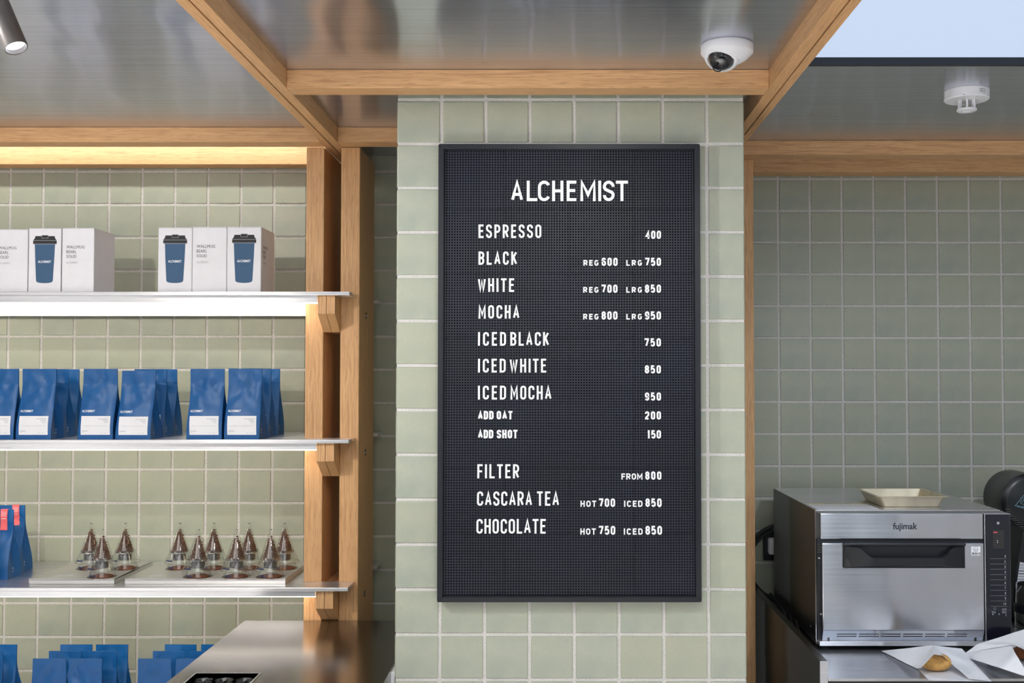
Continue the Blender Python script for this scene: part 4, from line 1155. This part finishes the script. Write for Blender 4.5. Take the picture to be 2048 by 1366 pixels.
# pastries in paper
def lift(px, py, h): return PZ(px, py, cz2 + h)
def paper(nm, label, panels, loc):
    t = thing(nm, label, 'paper bag', (loc.x, loc.y, cz2))
    for pn, pts in panels:
        b = MB(); b.poly([lift(*p) for p in pts])
        bmesh.ops.triangulate(b.bm, faces=list(b.bm.faces)); bmesh.ops.subdivide_edges(b.bm, edges=list(b.bm.edges), cuts=3, use_grid_fill=True)
        for v in b.bm.verts: v.co.z += .0012 * noise.noise(v.co * 35)* (1 if v.co.z > cz2 + .003 else 0)
        r_ = bmesh.ops.solidify(b.bm, geom=list(b.bm.faces), thickness=.0004)
        b.build(pn, 'paper', t, smooth=True, angle=40)
    return t
paper('paper_bag', 'open white paper bag holding the round golden bun in front of the oven', [
    ('bag_sheet', [(1763, 1302.5, .0012), (1863, 1293, .0012), (1924, 1300, .0012), (1983, 1363, .0016), (1920, 1362, .0012), (1858, 1360.5, .0012), (1836, 1339, .0012)]),
    ('left_flap', [(1763, 1302, .0030), (1864, 1290.5, .052), (1868, 1309.5, .064), (1853, 1324, .054), (1842, 1336, .036), (1834, 1337.5, .020)]),
    ('right_flap', [(1864, 1290.5, .052), (1923.5, 1297.5, .030), (1931, 1306, .022), (1947, 1330, .012), (1983, 1363, .0030), (1938, 1358, .006), (1900, 1325, .022), (1885, 1311, .054), (1868, 1309.5, .064)]),
], lift(1870, 1330, 0))
paper('paper_bag', 'white paper bag at the right edge with brown pastry showing', [
    ('bag_sheet', [(1931, 1307, .0012), (1955, 1291, .0012), (2050, 1262, .0012), (2130, 1270, .0012), (2130, 1350, .0012), (2050, 1351.5, .0012)]),
    ('front_flap', [(1930.6, 1306.5, .004), (2022.5, 1290.2, .050), (2031, 1307, .048), (2049, 1337, .026), (2052, 1353, .012), (2000, 1336, .014), (1936, 1316, .005)]),
    ('back_flap', [(1930.6, 1306.0, .005), (1954.5, 1289, .030), (2048, 1259.5, .078), (2130, 1262, .078), (2130, 1308, .056), (2048, 1299, .056), (2029.6, 1290.3, .051), (2022.5, 1290.0, .052)]),
], lift(2040, 1300, 0))
def bun(name, label, px, py, rx, ry, h, m):
    c = lift(px, py, 0)
    t = thing(name, label, 'bread', (c.x, c.y, cz2 + .0018))
    bm = MB(); bmesh.ops.create_icosphere(bm.bm, subdivisions=5, radius=1)
    for v in bm.bm.verts:
        p = v.co.copy(); k = 1.0
        if p.z > -.2:
            f = noise.voronoi(p * 3.2)[0]; e = f[1] - f[0]
            k += .045 * min(1, e * 4) - .04
        z = p.z
        z = z * h / 2 * (1.0 if z > 0 else .75)
        v.co = Vector((p.x * rx * k, p.y * ry * k, z * k + h * .375))
    bm.build('crust', m, t, smooth=True, local=True, angle=180)
bun('melon_bun', 'round golden cracked-top bun in the open white paper bag', 1871, 1342, .0365, .032, .047, 'bread')
bun('brown_pastry', 'brown baked pastry in the paper bag at the right edge', 2068, 1322, .052, .040, .044, 'brown')

# power cable loop and socket behind the oven
t = thing('power_cable', 'coiled black power cable behind the oven, beside the oak post', 'cable', (.70, 3.36, cz2))
ringc = W(1566, 1128, 3.40)
for k, (rad, off) in enumerate(((.118, 0), (.105, .010))):
    pts = [(ringc.x + rad * math.cos(R(a)), 3.39 + off * 1.2, ringc.z + rad * 1.03 * math.sin(R(a)) - .002 * k) for a in range(60, 420, 8)]
    MB().tube(pts, .0062).build('cable_loop', 'cable', t, smooth=True)
for k in range(3):
    pts = [(cx0 + .03 + .02 * k, 3.40 - .035 * k, cz2 + .024), (cx0 + .045 + .02 * k, 3.34 - .04 * k, cz2 + .018), (cx0 + .08, 3.26 - .05 * k, cz2 + .012 + .008 * k), (ol - .014, 3.10 - .08 * k, cz2 + .010)]
    q = [Vector(p) for p in pts]; ss = []
    for i in range(25):
        u = i / 24; a_ = (1 - u) ** 3; b_ = 3 * u * (1 - u) ** 2; c_ = 3 * u * u * (1 - u); d_ = u ** 3
        ss.append(q[0] * a_ + q[1] * b_ + q[2] * c_ + q[3] * d_)
    MB().tube(ss, .0060).build('cable_run', 'cable', t, smooth=True)
so = thing('wall_socket', 'wall socket with white plug in dark box behind the oven', 'socket', (W(1548, 1100, YR).x, YR - .02, W(1540, 1125, YR).z))
a = W(1527, 1120, 3.43); b = W(1562, 1060, 3.43)
MB().box(a.x, b.x, 3.425, 3.444, a.z, b.z, bevel=.003).build('socket_box', 'black', so)
a = W(1538, 1110, 3.40); b = W(1556, 1077, 3.40)
MB().box(a.x, b.x, 3.395, 3.4249, a.z, b.z, bevel=.006, seg=3).build('plug', 'white', so, smooth=True)

# coffee grinder at the right edge
gc = W(2061, 1004, 3.10); gr = .0785
t = thing('coffee_grinder', 'black coffee grinder with round head, cut off by the right edge beside the oven', 'grinder', (gc.x, 3.16, cz2))
rot = Matrix.Rotation(R(90), 3, 'X')
MB().lathe([(.0001, .0), (.060, .0), (gr - .008, -.003), (gr, -.010), (gr, -.14), (gr - .01, -.155), (.0001, -.16)], 56, (gc.x, 3.10, gc.z), mat=rot).build('grinder_head', 'iron', t, smooth=True, angle=40)
g = MB()
for i in range(3):
    z = gc.z - .020 - i * .0062; g.box(gc.x - .072 + i * .002, gc.x - .058, 3.0965, 3.1045, z - .0014, z + .0014)
for i in range(6):
    z = gc.z - .040 - i * .0055; g.box(gc.x - .064 + i * .006, gc.x - .046 + i * .006, 3.0965, 3.1045, z - .0013, z + .0013)
g.build('vent_slot', 'dome', t, kind='stuff')
tri = [W(2030.5, 1011.5, 3.099), W(2056, 980, 3.099), W(2078, 1025, 3.099)]
g = MB(); g.ribbon([(p.x, p.z) for p in tri], .0014, 3.0985, 3.0995, True)
for i, (a_, b_) in enumerate((((2039, 1000), (2042, 1006)), ((2041, 995), (2045, 1005)), ((2045, 992), (2048, 1004)), ((2050, 991), (2052, 1004)), ((2056, 993), (2056, 1005)), ((2062, 996), (2060, 1006)))):
    p, q_ = W(*a_, 3.099), W(*b_, 3.099); g.ribbon([(p.x, p.z), (q_.x, q_.z)], .0011, 3.0985, 3.0995)
g.ribbon([(W(x, y, 3.099).x, W(x, y, 3.099).z) for x, y in ((2041, 1006), (2047, 1009), (2054, 1009), (2061, 1007))], .0012, 3.0985, 3.0995)
p = W(2034, 1013.5, 3.099); q_ = W(2072, 1009, 3.099)
flat_text('mahlkönig', p.x, p.z - .002, q_.x, p.z + .006, lambda x, z: (x, 3.0984, z - (x - p.x) * .22), .01, g)
g.build('head_emblem', 'teal', t)
bp_ = [W(2040, 1050, 3.14), W(2024, 1215, 3.14)]
b = MB(); b.prism([(W(2048, 1040, 3.14).x, W(2048, 1040, 3.14).z), (W(2024.5, 1165, 3.14).x, W(2024.5, 1165, 3.14).z), (W(2024.5, 1165, 3.14).x, cz2 + .02), (gc.x + .075, cz2 + .02), (gc.x + .06, gc.z - .05)], 3.13, 3.25)
b.build('grinder_body', 'iron', t)
b = MB(); pl = [W(2040, 1124, 3.129), W(2066, 1129, 3.129), W(2060, 1178, 3.129), W(2033, 1172, 3.129)]
b.prism([(p.x, p.z) for p in pl], 3.1285, 3.1299); lb_ = b.build('rating_label', 'label', t)
g = MB()
for i in range(7):
    p = W(2038.5 - i * .9, 1130 + i * 5.6, 3.128); g.box(p.x + .002, p.x + .028, 3.1281, 3.1284, p.z - (.0022 if i in (2, 3) else .0010), p.z)
g.build('label_text', 'ink', lb_)
jc = W(2062, 1200, 3.085)
MB().box(gc.x - .07, gc.x + .09, 3.10, 3.27, cz2 + .0003, cz2 + .019, bevel=.004).build('grinder_base', 'iron', t)
jx = W(2066, 1200, 3.05).x
pt_ = thing('steel_pitcher', 'stainless steel cup with black band at the right edge in front of the grinder', 'cup', (jx, 3.05, cz2))
zj = lambda y: W(2050, y, 3.02).z
MB().lathe([(.052, cz2 + .0003), (.0555, cz2 + .004), (.0555, zj(1228)), (.054, zj(1226))], 40, (jx, 3.03, 0), capb=True).build('cup_base', 'silver', pt_, smooth=True)
MB().lathe([(.0545, zj(1227)), (.0570, zj(1225)), (.0570, zj(1212)), (.053, zj(1208))], 40, (jx, 3.03, 0)).build('band', 'black', pt_, smooth=True)
MB().lathe([(.053, zj(1209)), (.0515, zj(1180)), (.050, zj(1171)), (.0515, zj(1170)), (.049, zj(1171)), (.050, zj(1200)), (.0001, zj(1204))], 40, (jx, 3.03, 0)).build('cup_body', 'silver', pt_, smooth=True)
MB().tube([(jx - .050, 3.03, zj(1186)), (jx - .056, 3.025, zj(1178)), (jx - .0585, 3.02, zj(1172)), (jx - .0575, 3.02, zj(1166))], .002).build('clip', 'silver', pt_, smooth=True)

# ================================================================== ceiling fittings
# dome camera
cc = PZ(1454, 89, CEIL); cr = .0525
t = thing('security_camera', 'white dome security camera on the steel ceiling above the menu board', 'camera', (cc.x, cc.y, CEIL))
MB().lathe([(cr - .002, CEIL - .0003), (cr, CEIL - .002), (cr, CEIL - .017), (cr - .0015, CEIL - .0195), (.040, CEIL - .030), (.030, CEIL - .036), (.0001, CEIL - .037)], 56, (cc.x, cc.y, 0)).build('housing', 'white', t, smooth=True, angle=50)
dirv = Vector((-.30, -.55, -.78)).normalized(); q = dirv.to_track_quat('Z', 'Y').to_matrix()
dc = Vector((cc.x - .012, cc.y - .010, CEIL - .025))
MB().lathe([(.037, -.012), (.036, .004), (.0325, .011), (.0275, .0135), (.0262, .011), (.0262, .0)], 48, dc, mat=q).build('turret', 'white', t, smooth=True, angle=60)
dm = MB().lathe([(.0258 * math.cos(R(a)) if a < 90 else .0001, .008 + .0235 * math.sin(R(a))) for a in range(0, 91, 9)], 40, dc, mat=q).build('dome', 'dome', t, smooth=True)
for s_, e_ in ((.0085, .004),):
    lz_ = dc + q @ Vector((.006, -.006, .026)); 
for ox, oz in ((-.006, .004), (.007, .010), (.010, .002), (.009, -.004)):
    p = dc + q @ Vector((ox, oz, .0300 - (ox * ox + oz * oz) * 20))
    MB().lathe([(.0001, .0014), (.0013, .0006), (.0014, 0)], 10, p, mat=q).build('led_window', 'silver', dm, smooth=True)
MB().lathe([(.0105, 0), (.0105, .0010), (.0085, .0014), (.0082, .0)], 28, dc + q @ Vector((-.004, -.006, .0298)), mat=q).build('lens_ring', 'iron', dm, smooth=True)
sp = PZ(1487, 106, CEIL - .0235)
MB().lathe([(.0001, -.0012), (.0022, -.0014), (.0026, 0)], 14, (sp.x, sp.y, CEIL - .0262)).build('screw_hole', 'dome', t, smooth=True)
# heat detector
dc2 = PZ(1933, 182, CEIL); dr = .0505
t = thing('heat_detector', 'round white heat detector with small cage on the right-hand ceiling', 'detector', (dc2.x, dc2.y, CEIL))
MB().lathe([(dr, CEIL - .0003), (dr, CEIL - .0205), (dr - .002, CEIL - .0225), (.0001, CEIL - .0235)], 56, (dc2.x, dc2.y, 0)).build('base', 'white', t, smooth=True, angle=40)
MB().lathe([(.0215, CEIL - .0425), (.0225, CEIL - .0435), (.0225, CEIL - .0465), (.020, CEIL - .0485), (.008, CEIL - .0485), (.006, CEIL - .0465), (.0001, CEIL - .0465)], 36, (dc2.x, dc2.y, 0)).build('cage_ring', 'white', t, smooth=True, angle=40)
for k in range(6):
    a = 60 * k + 12; c_, s_ = math.cos(R(a)), math.sin(R(a))
    MB().prism([(dc2.x + c_ * .0215 - s_ * .0016, dc2.y + s_ * .0215 + c_ * .0016), (dc2.x + c_ * .0215 + s_ * .0016, dc2.y + s_ * .0215 - c_ * .0016), (dc2.x + c_ * .013 + s_ * .0010, dc2.y + s_ * .013 - c_ * .0010), (dc2.x + c_ * .013 - s_ * .0010, dc2.y + s_ * .013 + c_ * .0010)],
               CEIL - .0430, CEIL - .0230, 'xy').build('cage_bar', 'white', t)
MB().lathe([(.0001, CEIL - .036), (.004, CEIL - .034), (.005, CEIL - .030), (.0035, CEIL - .0232)], 16, (dc2.x, dc2.y, 0)).build('sensor', 'silver', t, smooth=True)
g = MB()
def rim(a0, z0, wd_, hh_, b):
    n = 4
    b.sheet([[(dc2.x + (dr + .0003) * math.sin(R(a0 + wd_ * i / n)), dc2.y - (dr + .0003) * math.cos(R(a0 + wd_ * i / n)), CEIL - z) for i in range(n + 1)] for z in (z0, z0 + hh_)])
rim(14, .0058, 16, .0010, g); rim(14, .0128, 16, .0010, g)
for a0 in (14, 18, 22, 28.6): rim(a0, .0058, 1.6, .0078, g)
g.build('printed_mark', 'greyink', t)
g = MB(); rim(-28, .0190, 3, .0016, g); rim(46, .0190, 3, .0014, g); g.build('peg_hole', 'dome', t)
# track spotlight at top left
ax = Vector((.44, -.16, -.88)).normalized(); qq = ax.to_track_quat('Z', 'Y').to_matrix()
le = W(33, 97, 1.66)
t = thing('spotlight', 'dark grey cylinder spotlight at the top left corner, lamp lit', 'spotlight', (le.x, le.y, CEIL))
rr_ = .0172
MB().lathe([(rr_ - .003, -.115), (rr_, -.112), (rr_, -.001), (rr_ - .0008, 0), (rr_ - .0018, -.001), (rr_ - .0022, -.020)], 48, le, mat=qq, capb=True).build('lamp_tube', 'spotgrey', t, smooth=True, angle=40)
MB().lathe([(.0001, -.0075), (rr_ - .0022, -.0085)], 40, le, mat=qq).build('lamp_lens', 'lens', t)
top = le + ax * -.10
MB().tube([top + Vector((-.0, .0, .010)), (top.x, top.y, CEIL - .01)] if top.z < CEIL - .03 else [top, top + Vector((0, 0, .05))], .007).build('stem', 'spotgrey', t, smooth=True)
print('spot top', top)
